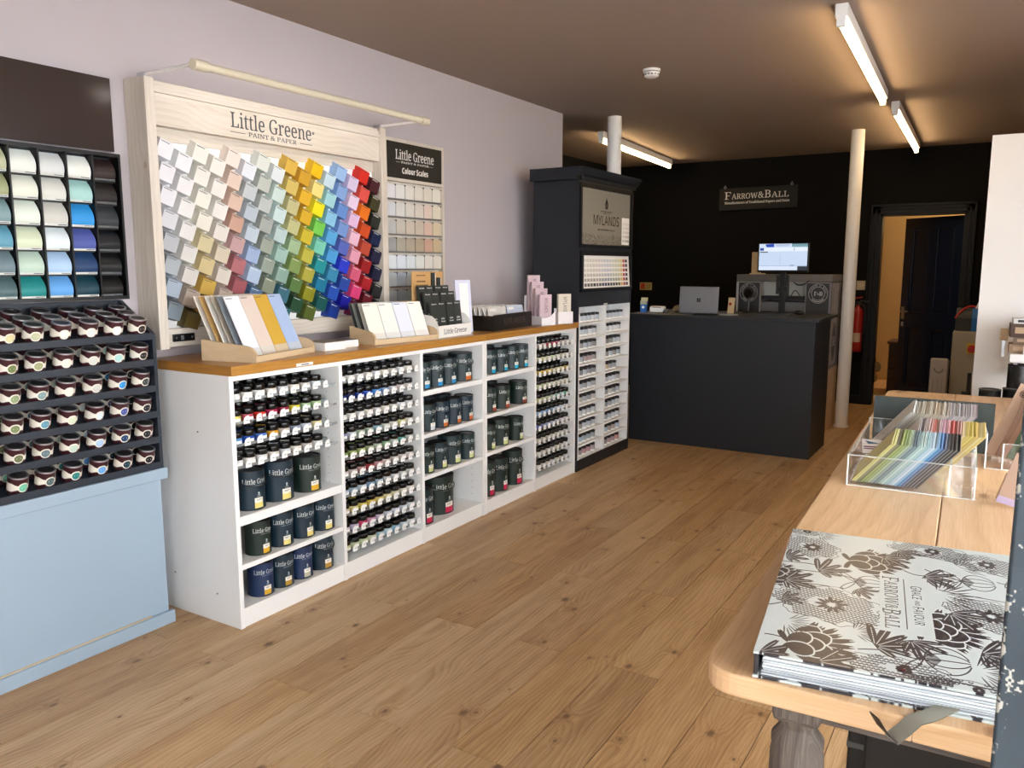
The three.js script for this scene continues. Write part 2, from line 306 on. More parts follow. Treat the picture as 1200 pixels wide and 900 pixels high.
{
  // one pot: tin, cream band with a waist, round colour window, metal rim and lid
  const R = 0.034, h = 0.066, tin = lathe([[0, 0], [R - 0.002, 0], [R, 0.003], [R, h - 0.004], [R - 0.001, h - 0.002]], 24);
  const band = [], n = 22;
  const bandGeo = (() => {
    const pos = [], idx = [], r = R + 0.0007;
    for (let i = 0; i <= n; i++) { const a = -1.9 + 3.8 * i / n, w = 0.007 + 0.009 * Math.min(1, Math.abs(a) / 1.1) ** 3 * (Math.abs(a) < 0.5 ? 0 : 1) + (Math.abs(a) < 0.5 ? 0.0115 * Math.sqrt(Math.max(0, 1 - (a / 0.5) ** 2)) : 0), y = 0.031; for (const k of [-1, 1]) pos.push(Math.cos(a) * r, y + k * w, -Math.sin(a) * r); if (i < n) { const b = i * 2; idx.push(b, b + 2, b + 1, b + 1, b + 2, b + 3); } }
    const g = new THREE.BufferGeometry(); g.setAttribute('position', new THREE.Float32BufferAttribute(pos, 3)); g.setIndex(idx); g.computeVertexNormals(); return plain(g);
  })();
  const dotGeo = (() => {
    const pos = [R + 0.0014, 0.031, 0], idx = [], r = R + 0.0014, k = 20;
    for (let i = 0; i < k; i++) { const p = i / k * Math.PI * 2, a = Math.cos(p) * 0.0145 / R; pos.push(Math.cos(a) * r, 0.031 + Math.sin(p) * 0.0145, -Math.sin(a) * r); idx.push(0, 1 + i, 1 + (i + 1) % k); }
    const g = new THREE.BufferGeometry(); g.setAttribute('position', new THREE.Float32BufferAttribute(pos, 3)); g.setIndex(idx); g.computeVertexNormals(); return plain(g);
  })();
  const rim = plain(lathe([[R - 0.001, h - 0.003], [R + 0.0008, h], [R - 0.001, h + 0.003], [R - 0.006, h + 0.003], [R - 0.007, h]], 24)), lid = plain(lathe([[0, h - 0.001], [R - 0.007, h - 0.001]], 24));
  const maroon = mat('#3b161d', 0.35), creamM = mat('#e6e0d2', 0.55), lidM = mat('#4a4748', 0.35, { metalness: 0.6 }), tinG = plain(tin);
  const zs = [-2.0, -1.899, -1.794, -1.688, -1.586, -1.487, -1.385];
  tiers.slice().reverse().forEach((y, r) => zs.forEach((z, c) => {
    const deep = r === 0 ? 3 : 2;
    for (let k = 0; k < deep; k++) {
      const col = ROLL[c][r], where = (r === 0 ? ['front', 'middle', 'back'] : ['front', 'back'])[k];
      const t = thing('sample_pot', `maroon sample pot, ${where} of ${NTH[c]} column from right, ${NTH[r]} tier down`, 'paint pot', [0, 0, 0], 0, 'sample pots on the tiered rack');
      const d = 0.047 + k * (deep === 3 ? 0.0705 : 0.09);
      t.position.set(-2.981 - d * Math.cos(SL), y - 0.011 + d * Math.sin(SL) + 0.0012, z + (k ? rr(c ? -0.005 : 0, 0.006) : 0));
      t.rotation.set(0, rr(-0.2, 0.14), -SL, 'ZYX');
      mesh('tin', tinG, maroon, t); mesh('cream_band', bandGeo, creamM, t); mesh('colour_window', dotGeo, paint(col, 0.5), t); mesh('rim', rim, M.steel, t); mesh('lid', lid, lidM, t);
    }
  }));
}
// colour roll panel: six rows of bowed colour sheets
{
  const t = thing('colour_roll_panel', 'dark wall frame of bowed paint colour sheets in six rows', 'colour display', [0, 0, 0]);
  const ys = [1.955, 1.861, 1.769, 1.673, 1.58, 1.487, 1.398], z0 = -2.045, pz = 0.1065, nc = 7;
  obj('back_board', B(XL + 0.001, XL + 0.012, 1.385, 1.972, ZE, z0 + nc * pz), M.rackNavy, t);
  obj('outer_frame', [B(XL + 0.012, -3.135, 1.958, 1.972, ZE, z0 + nc * pz), B(XL + 0.012, -3.135, 1.385, 1.398, ZE, z0 + nc * pz), B(XL + 0.012, -3.135, 1.398, 1.958, ZE, ZE + 0.01)], M.blackPlastic, t);
  for (let c = 1; c <= nc; c++) obj('divider', B(XL + 0.012, -3.14, 1.398, 1.958, z0 + c * pz - 0.004, z0 + c * pz + 0.002), M.blackPlastic, t);
  for (let r = 1; r < 6; r++) obj('row_bar', B(XL + 0.012, -3.165, ys[r] - 0.004, ys[r] + 0.002, ZE + 0.01, z0 + nc * pz), M.blackPlastic, t);
  const sheet = (w, h) => {   // a card bowed outwards, like a quarter roll
    const g = new THREE.PlaneGeometry(w, h, 1, 10), p = g.attributes.position;
    for (let i = 0; i < p.count; i++) { const v = (p.getY(i) / h + 0.5); p.setZ(i, 0.036 * Math.sin(Math.PI * Math.min(1, 0.25 + v * 0.78)) ** 0.8 - 0.03); }
    g.computeVertexNormals(); return plain(g.rotateY(Math.PI / 2));
  };
  const label = mat('#cfd2cc', 0.7);
  for (let c = 0; c < nc; c++) for (let r = 0; r < 6; r++) {
    const h = ys[r] - ys[r + 1] - 0.008, zc = z0 + (c + 0.5) * pz + (c ? 0 : 0.002);
    const s = mesh('colour_sheet', sheet(0.094, h).translate(-3.152, (ys[r] + ys[r + 1]) / 2, zc), paint(ROLL[c][r], 0.45), t);
    mesh('caption_strip', plain(B(-3.16, -3.1515, ys[r + 1] + 0.002, ys[r + 1] + 0.012, zc - 0.047, zc + 0.047)), c ? label : paint('#5c5f60'), s);
    mesh('caption_print', plain(B(-3.152, -3.151, ys[r + 1] + 0.005, ys[r + 1] + 0.0075, zc - 0.043, zc - 0.008)), M.print, s);
  }
}
tag(obj('header_board', B(XL + 0.001, XL + 0.03, 1.985, 2.275, -2.062, ZW, 0.002), mat('#352b27', 0.22)), 'glossy dark brown blank board above the bowed colour sheets', 'board');

// ------------------------------------------------------------------ oak colour-block display
const DZ0 = -2.14, DZ1 = -3.645, DX = -3.07;
{
  const t = thing('colour_block_display', 'pale oak wall display with slanting coloured paint blocks', 'colour display', [0, 0, 0]);
  for (const [a, b] of [[DZ0, DZ0 - 0.045], [DZ1 + 0.045, DZ1]]) obj('post', B(XL + 0.001, DX, 1.165, 2.29, a, b, 0.002), M.oaky, t);
  const zi = DZ0 - 0.045, zj = DZ1 + 0.045, hd = obj('header', B(XL + 0.001, DX - 0.016, 2.105, 2.235, zi, zj), M.oakz, t);
  obj('top_moulding', [B(XL + 0.001, DX - 0.004, 2.235, 2.252, zi, zj, 0.003), B(XL + 0.001, DX - 0.012, 2.252, 2.27, zi, zj, 0.003), B(XL + 0.001, DX - 0.022, 2.27, 2.286, zi, zj, 0.003)], M.oakz, t);
  obj('bottom_rail', B(XL + 0.001, DX - 0.03, 1.172, 1.25, zi, zj), M.oakz, t);
  obj('upper_panel', B(XL + 0.001, DX - 0.062, 2.05, 2.105, zi, zj), M.oakz, t);
  obj('back_board', B(XL + 0.001, XL + 0.068, 1.25, 2.05, zi, zj), M.white, t);
  obj('lettering', [faceX(letters('Little Greene', 'serif_regular', 0.5, 0.0015, 0.072), DX - 0.016, 2.186, -2.83), faceX(letters('®', 'serif_regular', 0.014, 0.0015), DX - 0.016, 2.19, -3.095)], M.print, hd);
  obj('lettering', [faceX(letters('PAINT & PAPER', 'serif_regular', 0.3, 0.0012, 0.02), DX - 0.016, 2.13, -2.83), B(DX - 0.016, DX - 0.0148, 2.1285, 2.131, -2.575, -2.66), B(DX - 0.016, DX - 0.0148, 2.1285, 2.131, -3.0, -3.085)], M.print, hd);
  const sw = obj('socket_plate', B(DX - 0.03, DX - 0.022, 1.193, 1.226, -2.22, -2.33, 0.002), M.darkMetal, t);
  obj('switch', [B(DX - 0.022, DX - 0.018, 1.2, 1.219, -2.258, -2.272, 0.001), B(DX - 0.022, DX - 0.0195, 1.206, 1.213, -2.232, -2.238), B(DX - 0.022, DX - 0.0195, 1.206, 1.213, -2.312, -2.318)], M.steel, sw);
  // colour blocks: card wedges set slanting on the board
  const prof = new THREE.Shape([[0, 0.05], [0.06, 0.024], [0.052, -0.046], [0, -0.046]].map(([x, y]) => new THREE.Vector2(x, y)));
  const block = plain(new THREE.ExtrudeGeometry(prof, { depth: 0.072, bevelEnabled: false }).translate(0, 0, -0.036).rotateX(D(-18)));
  const mark = plain(B(0.0575, 0.0602, 0.0165, 0.019, 0.03, -0.012).rotateX(D(-18)));
  const cols = [
    ['#ecebf0', '#eceaf0', '#e9e8ee', '#d6d6db', '#b7b9bd', '#acb2b8', '#a5b1c0', '#7b868f'], ['#eff0f3', '#eceaea', '#e9e8e6', '#e2e0dc', '#dad8d3', '#d6d1c9', '#b5a698', '#66562a'],
    ['#edebe3', '#edebe3', '#ece9dd', '#eae7d9', '#d3c59c', '#d0bc8b', '#c7a147', '#b17d33'], ['#efebe3', '#f0ebe4', '#ebe8e2', '#e3ddd4', '#d5c9b2', '#d7cdc0', '#c9b4a4', '#b89c86'],
    ['#efe1d8', '#e6cfc0', '#dfc0ae', '#cda592', '#c4a09f', '#b57074', '#a4585d', '#8f4a52'], ['#e8ebf3', '#c7ced1', '#bac7d1', '#c1d0da', '#a0b6d6', '#b5c9e2', '#587ba2', '#556aa0'],
    ['#dfe4dc', '#c4cac2', '#c2c8c5', '#adb4ad', '#a1aa9c', '#94a094', '#868f7b', '#7b969c'], ['#e3ebee', '#d2e5df', '#cde3e3', '#bdd4d4', '#a5c6ba', '#8fafa0', '#3a7080', '#2b686e'],
    ['#dcb64a', '#d7be66', '#c7c28d', '#c3c28b', '#a5c196', '#829c57', '#5b7e42', '#184a2e'], ['#d6a42a', '#e6b72a', '#dfb42a', '#d6c136', '#c4bc48', '#b3ac43', '#8b8b1a', '#566524'],
    ['#f2c400', '#f2e088', '#f4ea18', '#78d255', '#7ad1b7', '#1a979d', '#0a7a9e', '#0e5654'], ['#c5e0ec', '#a5dae2', '#8cc8e8', '#5aaee6', '#49a0dc', '#348bb5', '#1c50b5', '#143c9c'],
    ['#9cbfee', '#84a9e0', '#6893d6', '#7a9edc', '#5a6bbf', '#263bcf', '#2549a5', '#1316a3'], ['#d8c9e8', '#ecd3ee', '#e8c3e6', '#efc0d5', '#e7a1b7', '#d65b7c', '#df3f7b', '#861a4e'],
    ['#d82216', '#e5544a', '#f07816', '#d64f1b', '#bf4b35', '#9f161a', '#ab1620', '#6f0f1f'], ['#45101d', '#3a381c', '#1a221e', '#12244c', '#131438', '#101838', '#262627', '#1a1a1c'],
  ];
  cols.forEach((cc, c) => cc.forEach((col, r) => {
    const y = 2.012 - r * 0.0975 - (c & 1 ? 0.045 : 0), z = -2.235 - c * 0.0885;
    const b = mesh('colour_block', block, paint('#' + new THREE.Color(col).multiplyScalar(0.84).getHexString(), 0.5), t); b.position.set(XL + 0.068, y + 0.008, z);
    const k = mesh('caption', mark, c > 4 && r > 4 || c === 15 ? M.printWhite : M.print, b);
  }));
}
// picture light over the display
{
  const t = thing('picture_light', 'cream tubular picture light on two arms above the oak colour display', 'wall lamp', [0, 0, 0]);
  const xb = -2.775;
  obj('bar', rod([xb, 2.3, DZ0 - 0.03], [xb, 2.3, DZ1 + 0.02], 0.0165, 18), M.cream, t);
  for (const [a, b] of [[DZ0 - 0.01, DZ0 - 0.075], [DZ1 + 0.06, DZ1 + 0.0]]) obj('end_cap', rod([xb, 2.3, a], [xb, 2.3, b], 0.0215, 20), M.cream, t);
  for (const z of [DZ0 - 0.02, DZ1 + 0.025]) { obj('arm', rod([-3.1, 2.3, z], [xb, 2.302, z], 0.007, 10), M.whitePaint, t); obj('bracket', B(-3.13, -3.08, 2.2905, 2.308, z - 0.01, z + 0.01, 0.002), M.steel, t); }
  obj('led_strip', B(xb - 0.0195, xb - 0.0145, 2.29, 2.3, DZ0 - 0.1, DZ1 + 0.1), mat('#ffffff', 0.4, { emissive: new THREE.Color('#fff2e6'), emissiveIntensity: 3 }), t);
  const l = new THREE.RectAreaLight('#fff2e6', 10, 1.3, 0.02);
  l.position.set(xb - 0.022, 2.29, (DZ0 + DZ1) / 2); l.lookAt(-3.2, 1.95, (DZ0 + DZ1) / 2); t.add(l);
}
// colour scale board
{
  const t = thing('colour_scale_board', 'narrow oak framed board of pale paint chips under a black heading', 'colour display', [0, 0, 0]);
  const za = -3.7, zb = -4.275, x = -3.135;
  obj('frame', [B(XL + 0.001, x + 0.006, 1.16, 2.262, za, za - 0.018), B(XL + 0.001, x + 0.006, 1.16, 2.262, zb + 0.018, zb), B(XL + 0.001, x + 0.006, 2.244, 2.262, za - 0.018, zb + 0.018), B(XL + 0.001, x + 0.006, 2.018, 2.036, za - 0.018, zb + 0.018), B(XL + 0.001, x + 0.006, 1.16, 1.178, za - 0.018, zb + 0.018)], M.oaky, t);
  obj('back_board', B(XL + 0.001, x - 0.03, 1.178, 2.018, za - 0.018, zb + 0.018), M.oaky, t);
  const hd = obj('heading', B(XL + 0.001, x, 2.036, 2.244, za - 0.018, zb + 0.018), mat('#171917', 0.5), t);
  obj('lettering', [faceX(letters('Little Greene', 'serif_regular', 0.37, 0.001, 0.058), x, 2.176, -3.99), faceX(letters('— PAINT & PAPER —', 'serif_regular', 0.36, 0.001, 0.011), x, 2.132, -3.99), faceX(letters('Colour Scales', 'sans_bold', 0.25, 0.001, 0.036), x, 2.085, -3.99)], M.printWhite, hd);
  const rows = [['#d9d9dc', '#d8d8d4', '#d6d3cb', '#d5cfc4', '#d6cfc1', '#dcd8cb'], ['#c9ccd2', '#cfcfca', '#cfcbc2', '#cec6ba', '#d9c4b8', '#d8d0bd'], ['#b3b4b3', '#bdb8ae', '#bfb6a8', '#bfb2a2', '#d0b3a4', '#cdbfa3'], ['#9a9a98', '#a8a294', '#a69c8a', '#aa9a85', '#bd9a88', '#bda98a'], ['#d9dfe4', '#d3dae3', '#d3d9dd', '#d8d8d3', '#d8d2c9', '#d8d0c4'], ['#c5d0d8', '#b9c7da', '#b9c5cc', '#c2c5b8', '#c8bfb2', '#c9bcac'], ['#a3adb4', '#98a5b3', '#9ba7a6', '#a3a795', '#aaa090', '#ad9d88'], ['#7d8790', '#6f7d8c', '#76827f', '#7c816d', '#85786a', '#88745f']];
  const pz = (za - zb - 0.036) / 6;
  rows.forEach((row, r) => {
    const y = 2.012 - r * 0.1035;
    obj('ledge', B(x - 0.03, x - 0.002, y - 0.1, y - 0.092, za - 0.018, zb + 0.018), mat('#6d6a67', 0.6), t);
    row.forEach((col, c) => {
      const z = za - 0.018 - (c + 0.5) * pz;
      const k = obj('colour_chip', B(x - 0.02, x - 0.008, y - 0.092, y - 0.012, z - pz / 2 + 0.004, z + pz / 2 - 0.004, 0.001), paint(col, 0.5), t);
      obj('clip', B(x - 0.03, x - 0.004, y - 0.018, y - 0.01, z - pz / 2 - 0.003, z - pz / 2 + 0.005), M.darkMetal, k);
    });
  });
}

// ------------------------------------------------------------------ white shelf units with worktops
const XF = -2.658, zb = [-2.15, -2.79, -3.41, -4.025, -4.64, -5.232], PT = 0.022;
const shelvesOf = { 0: [[0.484, 0.04], [0.275, 0.022]], 2: [[0.85, 0.028], [0.61, 0.022], [0.375, 0.022]], 3: [[0.86, 0.028], [0.62, 0.022], [0.383, 0.022]] };
function shelfUnit(label, bays) {
  const t = thing('shelf_unit', label, 'shelf unit', [0, 0, 0]), z0 = zb[bays[0]], z1 = zb[bays[bays.length - 1] + 1] + (bays[0] === 0 ? 0.004 : 0);
  const e = obj('end_panel', B(XL + 0.002, XF, 0, 1.08, z0, z0 - PT, 0.001), M.white, t);
  if (bays[0] === 0) for (const [x, y] of [[-2.87, 0.83], [-2.8, 0.13], [-3.08, 0.17]]) obj('screw_cap', C(0.004, 0.004, 0.002, 10).rotateX(Math.PI / 2).translate(x, y, z0 + 0.0008), mat('#6b6b6d', 0.6), e);
  obj('end_panel', B(XL + 0.002, XF, 0, 1.08, z1 + PT, z1, 0.001), M.white, t);
  obj('top_panel', B(XL + 0.002, XF - 0.002, 1.058, 1.08, z0 - PT, z1 + PT), M.white, t);
  obj('back_panel', B(XL + 0.002, XL + 0.01, 0.06, 1.058, z0 - PT, z1 + PT), M.white, t);
  obj('plinth', B(XF - 0.03, XF - 0.006, 0, 0.062, z0 - PT, z1 + PT, 0.001), M.white, t);
  obj('bottom_shelf', B(XL + 0.01, XF - 0.003, 0.063, 0.085, z0 - PT, z1 + PT, 0.001), M.white, t);
  bays.forEach((b, i) => {
    const a = i ? zb[b] - PT / 2 : z0 - PT, c = i < bays.length - 1 ? zb[b + 1] + PT / 2 : z1 + PT;
    if (i) obj('divider', B(XL + 0.01, XF, 0.0, 1.058, zb[b] + PT / 2, zb[b] - PT / 2, 0.001), M.white, t);
    for (const [y, th] of shelvesOf[b] ?? []) obj('shelf', B(XL + 0.01, XF - 0.004, y - th, y, a, c, 0.001), M.white, t);
    // drilled peg holes on the far cheek
    if (shelvesOf[b]) { const holes = []; for (let k = 0; k < 22; k++) for (const x of [-2.74, -3.08]) holes.push(C(0.0026, 0.0026, 0.001, 8).rotateX(Math.PI / 2).translate(x, 0.13 + k * 0.04, c + 0.0004)); obj('peg_holes', holes, mat('#8b8b89', 0.8), t); }
  });
}
shelfUnit('long white shelf unit with three bays nearest the blue plinth', [0, 1, 2]);
shelfUnit('white shelf unit with two bays beside the tall navy cabinet', [3, 4]);
for (const [a, b, label] of [[-2.152, -4.02, 'long oak worktop with card holders on the near shelf unit'], [-4.0215, -5.236, 'shorter oak worktop with black card box on the far shelf unit']]) {
  const t = thing('worktop', label, 'worktop', [0, 0, 0]);
  obj('board', B(XL + 0.002, -2.642, 1.08, 1.12, a, b, 0.002), M.topz, t, [rnd(), rnd()]);
  if (a > -3) { const s = obj('price_strip', B(-2.642, -2.6412, 1.084, 1.097, -2.5, -2.6), M.printWhite, t); obj('strip_print', B(-2.6412, -2.6408, 1.088, 1.092, -2.53, -2.575), M.print, s); }
}

// ------------------------------------------------------------------ paint jars on clear ledges
{
  const lid = plain(lathe([[0, 0.057], [0.023, 0.057], [0.0265, 0.0555], [0.0285, 0.051], [0.029, 0.038], [0.026, 0.033], [0.026, 0.03], [0, 0.03]], 18)), body = plain(lathe([[0, 0], [0.024, 0], [0.0268, 0.003], [0.0272, 0.022], [0.026, 0.03]], 18));
  const sticker = (() => { const g = new THREE.CylinderGeometry(0.0276, 0.0276, 0.013, 8, 1, true, D(62), D(56)); return plain(g.translate(0, 0.013, 0)); })();
  const jarLid = mat('#0d0d0e', 0.25), tagM = mat('#e9e9e6', 0.5), tagInk = mat('#77797c', 0.7);
  const leaf = new THREE.Shape(); leaf.moveTo(-0.018, -0.016); leaf.lineTo(0.014, -0.016); leaf.lineTo(0.017, 0.016); leaf.lineTo(0.008, 0.016); leaf.quadraticCurveTo(-0.016, 0.014, -0.018, -0.016);
  const tagG = plain(new THREE.ExtrudeGeometry(leaf, { depth: 0.0015, bevelEnabled: false, curveSegments: 5 }).rotateX(D(-14)).rotateY(Math.PI / 2)), inkG = plain(B(-0.003, 0.009, -0.004, -0.001, 0.0016, 0.002).rotateX(D(-14)).rotateY(Math.PI / 2));
  const clearWhite = mat('#dfe3e4', 0.15, { transmission: 0.75, thickness: 0, ior: 1.45 });
  const W = ['#dcdcd8', '#e2e0d8', '#d6d6d4', '#d9d3c6', '#cfd2d6', '#e4dfd0', '#c9c6bf', '#dfe3e6'];
  const pick = (a) => a[Math.floor(rnd() * a.length)];
  const accents = {
    0: [[...W], ['#d8d06a', '#c0525f', '#cc2f1f', '#b92c58', '#96203f', '#d2ca3c', '#9fbf8f', '#b5cf9a'], ['#5f93c6', '#2350a8', '#4a6fb8', '#d69d2f', '#c7c0b4', '#8a93a5', '#c8cbd8', '#ded3a2'], W],
    1: [W, ['#23306e', '#202a5c', '#1f3d9c', '#2a55c4', '#3f8ad0', '#7a93b8', '#c7c9cf', '#cfc3c3', '#d4cfc8'], W, ['#8a92b8', '#c6ceda', '#a8b89e', '#9fb29d', '#93b3bd', '#cdd3c5', '#d8d4cb', '#d3d18e', '#d9d5c9'], ['#7f9a52', '#94a55e', '#9fb06b', '#a9b286', '#c3c9b4', '#8fb58f', '#b8c8bd', '#5da89c', '#c8ccc4'], ['#cfc8c4', '#c9bdb8', '#b98a86', '#a33b3f', '#cf9a98', '#d7c7c0', '#d4cfc7', '#cfc9c2', '#d8d2ca'], ['#b3c3cf', '#9fb3c4', '#c3ccd2', '#7f9cb9', '#a7bac4', '#c9cdd0', '#d2d2cf', '#d3d5d0', '#d9d9d6'], ['#d4cda6', '#d8cc8a', '#d9c765', '#d3bb50', '#d2c26a', '#d7cf9a', '#dcd6b4', '#d9d5c2', '#d6d2c8'], ['#c8c0cf', '#c3b7c9', '#c23a62', '#c994b0', '#cdc0cf', '#c8cbd8', '#d3d6de', '#cfd9e6', '#d9dde0'], ['#c9cf9c', '#c2c9a6', '#bcc79b', '#c8cfae', '#a6c6cf', '#b7d0d8', '#8fb6d0', '#c4d6de', '#d8dcdc']],
    4: [['#d2cdc8', '#cfc6c2', '#cdb7b4', '#b8354a', '#a82f4a', '#9d2d57', '#c9b9bf', '#d3ccca'], ['#d9d6b8', '#d4d0aa', '#cfcf9f', '#d6d2b3', '#c7cfa4', '#d8d8c4', '#cfd0b9', '#dad8ca'], ['#dccf7c', '#d8b95a', '#d3b44c', '#d0ae4d', '#d9cf9c', '#d6d0a8', '#d4cd9f', '#cdb566'], ['#dad38f', '#cfd0a2', '#cbd2a9', '#c6cfb0', '#d2d7c2', '#c9ccb0', '#d8d9cc', '#d6d3bf'], ['#d8d7ad', '#d3d29a', '#c8cca2', '#cbd0b2', '#bfd0c0', '#a9c9c4', '#bcd4d4', '#6fae9c'], ['#b9cbdc', '#a5bfdb', '#8fb0d6', '#7ea3cf', '#a9c0d8', '#c2cfdc', '#cdd6de', '#dadde0'], ['#5a5fae', '#6f78b8', '#8f97c8', '#aab3d6', '#c3c9de', '#cfd3e0', '#d8dae2', '#dddfe3'], ['#d6d1c6', '#d9d4c6', '#d3cfc0', '#dad6cc', '#d7d4cb', '#d2cfc8', '#dad9d4', '#dcdbd8'], W, W],
  };
  const group = 'black-lidded paint jars on clear ledges', bayName = { 0: 'bay nearest the blue plinth', 1: 'bay full of jars', 4: 'bay beside the tall navy cabinet' };
  const later = [];
  const addJar = (b, r, i, n, z, y, x, col, back) => {
    const t = thing('paint_jar', `${back ? 'rear' : 'front'} paint jar ${NTH[i]} from left, ${NTH[r]} ledge down, ${bayName[b]}`, 'paint jar', [x, y, z], rr(-0.25, 0.25), group);
    mesh('lid', lid, jarLid, t); mesh('glass_body', body, paint(col, 0.25), t); mesh('sticker', sticker, M.paper, t);
  };
  const ghost = [];
  for (const [b, rows, n] of [[0, 4, 8], [1, 10, 9], [4, 10, 8]]) {
    const zA = zb[b] - PT - 0.003 + (b === 1 || b === 4 ? PT / 2 : 0), zC = zb[b + 1] + PT / 2 + 0.001 + (b === 4 ? PT / 2 : 0), w = (zA - zC), pz = b === 1 ? 0.0635 : 0.066;
    for (let r = 0; r < rows; r++) {
      const y = 0.969 - r * 0.0935, zs = zA - 0.034;
      const t = thing('jar_ledge', `clear plastic jar ledge with white tags, ${NTH[r]} from top, ${bayName[b]}`, 'ledge', [0, 0, 0], 0, 'clear jar ledges');
      obj('ledge', [B(-2.742, -2.676, -0.003, 0, zA, zC).translate(0, y - 0.0008, 0), B(-2.805, -2.742, 0.017, 0.02, zA, zC).translate(0, y - 0.0008, 0), B(-2.744, -2.742, 0, 0.02, zA, zC).translate(0, y - 0.0008, 0)], clearWhite, t);
      obj('lip', B(-2.678, -2.675, y, y + 0.008, zA, zC), clearWhite, t);
      for (let i = 0; i < n; i++) {
        const z = zs - i * pz, g = mesh('price_tag', tagG, tagM, t); g.position.set(-2.669, y + 0.012, z - 0.0285);
        const k = mesh('tag_print', inkG, tagInk, g);
        const col = (accents[b][r] ?? W)[i] ?? pick(W);
        addJar(b, r, i, n, z, y, -2.708, col, false);
        later.push([b, r, i, n, z - rr(0.0, 0.006), y + 0.0195, -2.775, col]);
      }
    }
  }
  // the row behind: as singles for the nearest, the rest (hardly visible) as one mass
  const singles = later.splice(0, 98);
  for (const a of singles) addJar(...a, true);
  const rest = new THREE.InstancedMesh(merge([lid.clone()]), jarLid, later.length), mm = new THREE.Matrix4();
  later.forEach((a, i) => rest.setMatrixAt(i, mm.makeTranslation(a[6], a[5], a[4])));
  const g = new THREE.Group(); g.name = 'rear_jars'; g.userData = { kind: 'stuff', label: 'rear rows of black jar lids behind the front jars', category: 'paint jars' }; scene.add(g);
  rest.name = 'jar_lids'; g.add(rest);
}

// ------------------------------------------------------------------ paint cans
const canTex = {};
function canMat(body, lab) {
  return (canTex[body + lab] ??= mat('#ffffff', 0.42, {
    map: canvasTex(1024, 384, (c, w, h) => {
      c.fillStyle = body; c.fillRect(0, 0, w, h);
      const cx = w * 0.25;
      c.fillStyle = '#d9dcd8'; c.textAlign = 'center'; c.textBaseline = 'middle';
      c.font = '70px serif'; c.fillText('Little Greene', cx, h * 0.26, 360);
      c.font = '14px serif'; c.fillText('P A I N T   &   P A P E R', cx, h * 0.37, 220);
      c.fillStyle = '#cfd2cf'; c.fillRect(cx - 10, h * 0.55, 18, 30); c.fillStyle = body; c.fillRect(cx - 6, h * 0.59, 10, 6);
      c.fillStyle = '#cfd2cf'; for (let i = 0; i < 3; i++) c.fillRect(cx - 24, h * 0.645 + i * 7, 46, 2);
      c.fillStyle = '#e9e6dc'; c.fillRect(cx - 52, h * 0.7, 104, 50); c.fillStyle = lab; c.fillRect(cx - 52, h * 0.7 + 48, 104, 58);
      c.fillStyle = '#4a4a48'; c.fillRect(cx - 32, h * 0.72 + 8, 60, 4); c.fillRect(cx - 32, h * 0.72 + 18, 44, 3);
      // the seam and small print on the far side
      c.fillStyle = '#8b9292'; for (let i = 0; i < 12; i++) c.fillRect(w * 0.6, h * 0.3 + i * 14, 90 + (i % 3) * 24, 3);
    }),
  }));
}
const canGeo = {}, lidMetal = mat('#23282c', 0.35, { metalness: 0.3 }), wire = mat('#101214', 0.4);
function can(x, z, y, r, h, body, lab, label, bail = false, turn = 0) {
  const t = thing('paint_can', label, 'paint can', [x, y, z], turn, 'dark paint cans on the shelves');
  const k = r + '/' + h;
  canGeo[k] ??= { side: plain(C(r, r, h - 0.008, 36, true).translate(0, h / 2, 0)), rim: plain(lathe([[0, 0], [r - 0.001, 0], [r + 0.0012, 0.002], [r, 0.0045]], 36)), top: plain(lathe([[r, h - 0.0045], [r + 0.0018, h - 0.002], [r, h], [r - 0.006, h], [r - 0.007, h - 0.006], [r * 0.72, h - 0.006], [r * 0.7, h - 0.003], [0, h - 0.003]], 36)), bail: plain(tube(Array.from({ length: 13 }, (_, i) => { const a = i / 12 * Math.PI; return [Math.cos(a) * (r + 0.0055), h * 0.8 - Math.sin(a) * 0.034, Math.sin(a) * (r + 0.0055)]; }), 0.0028, 8, 30)), lug: plain(merge([C(0.009, 0.009, 0.006, 12).rotateZ(Math.PI / 2).translate(r + 0.003, h * 0.8, 0), C(0.009, 0.009, 0.006, 12).rotateZ(Math.PI / 2).translate(-r - 0.003, h * 0.8, 0)])) };
  const g = canGeo[k];
  mesh('can_body', g.side, canMat(body, lab), t); mesh('base_rim', g.rim, lidMetal, t); mesh('lid', g.top, lidMetal, t);
  if (bail) { const b = mesh('handle', g.bail, wire, t); b.rotation.y = Math.PI / 2; const l = mesh('handle_lugs', g.lug, wire, t); l.rotation.y = Math.PI / 2; }
}
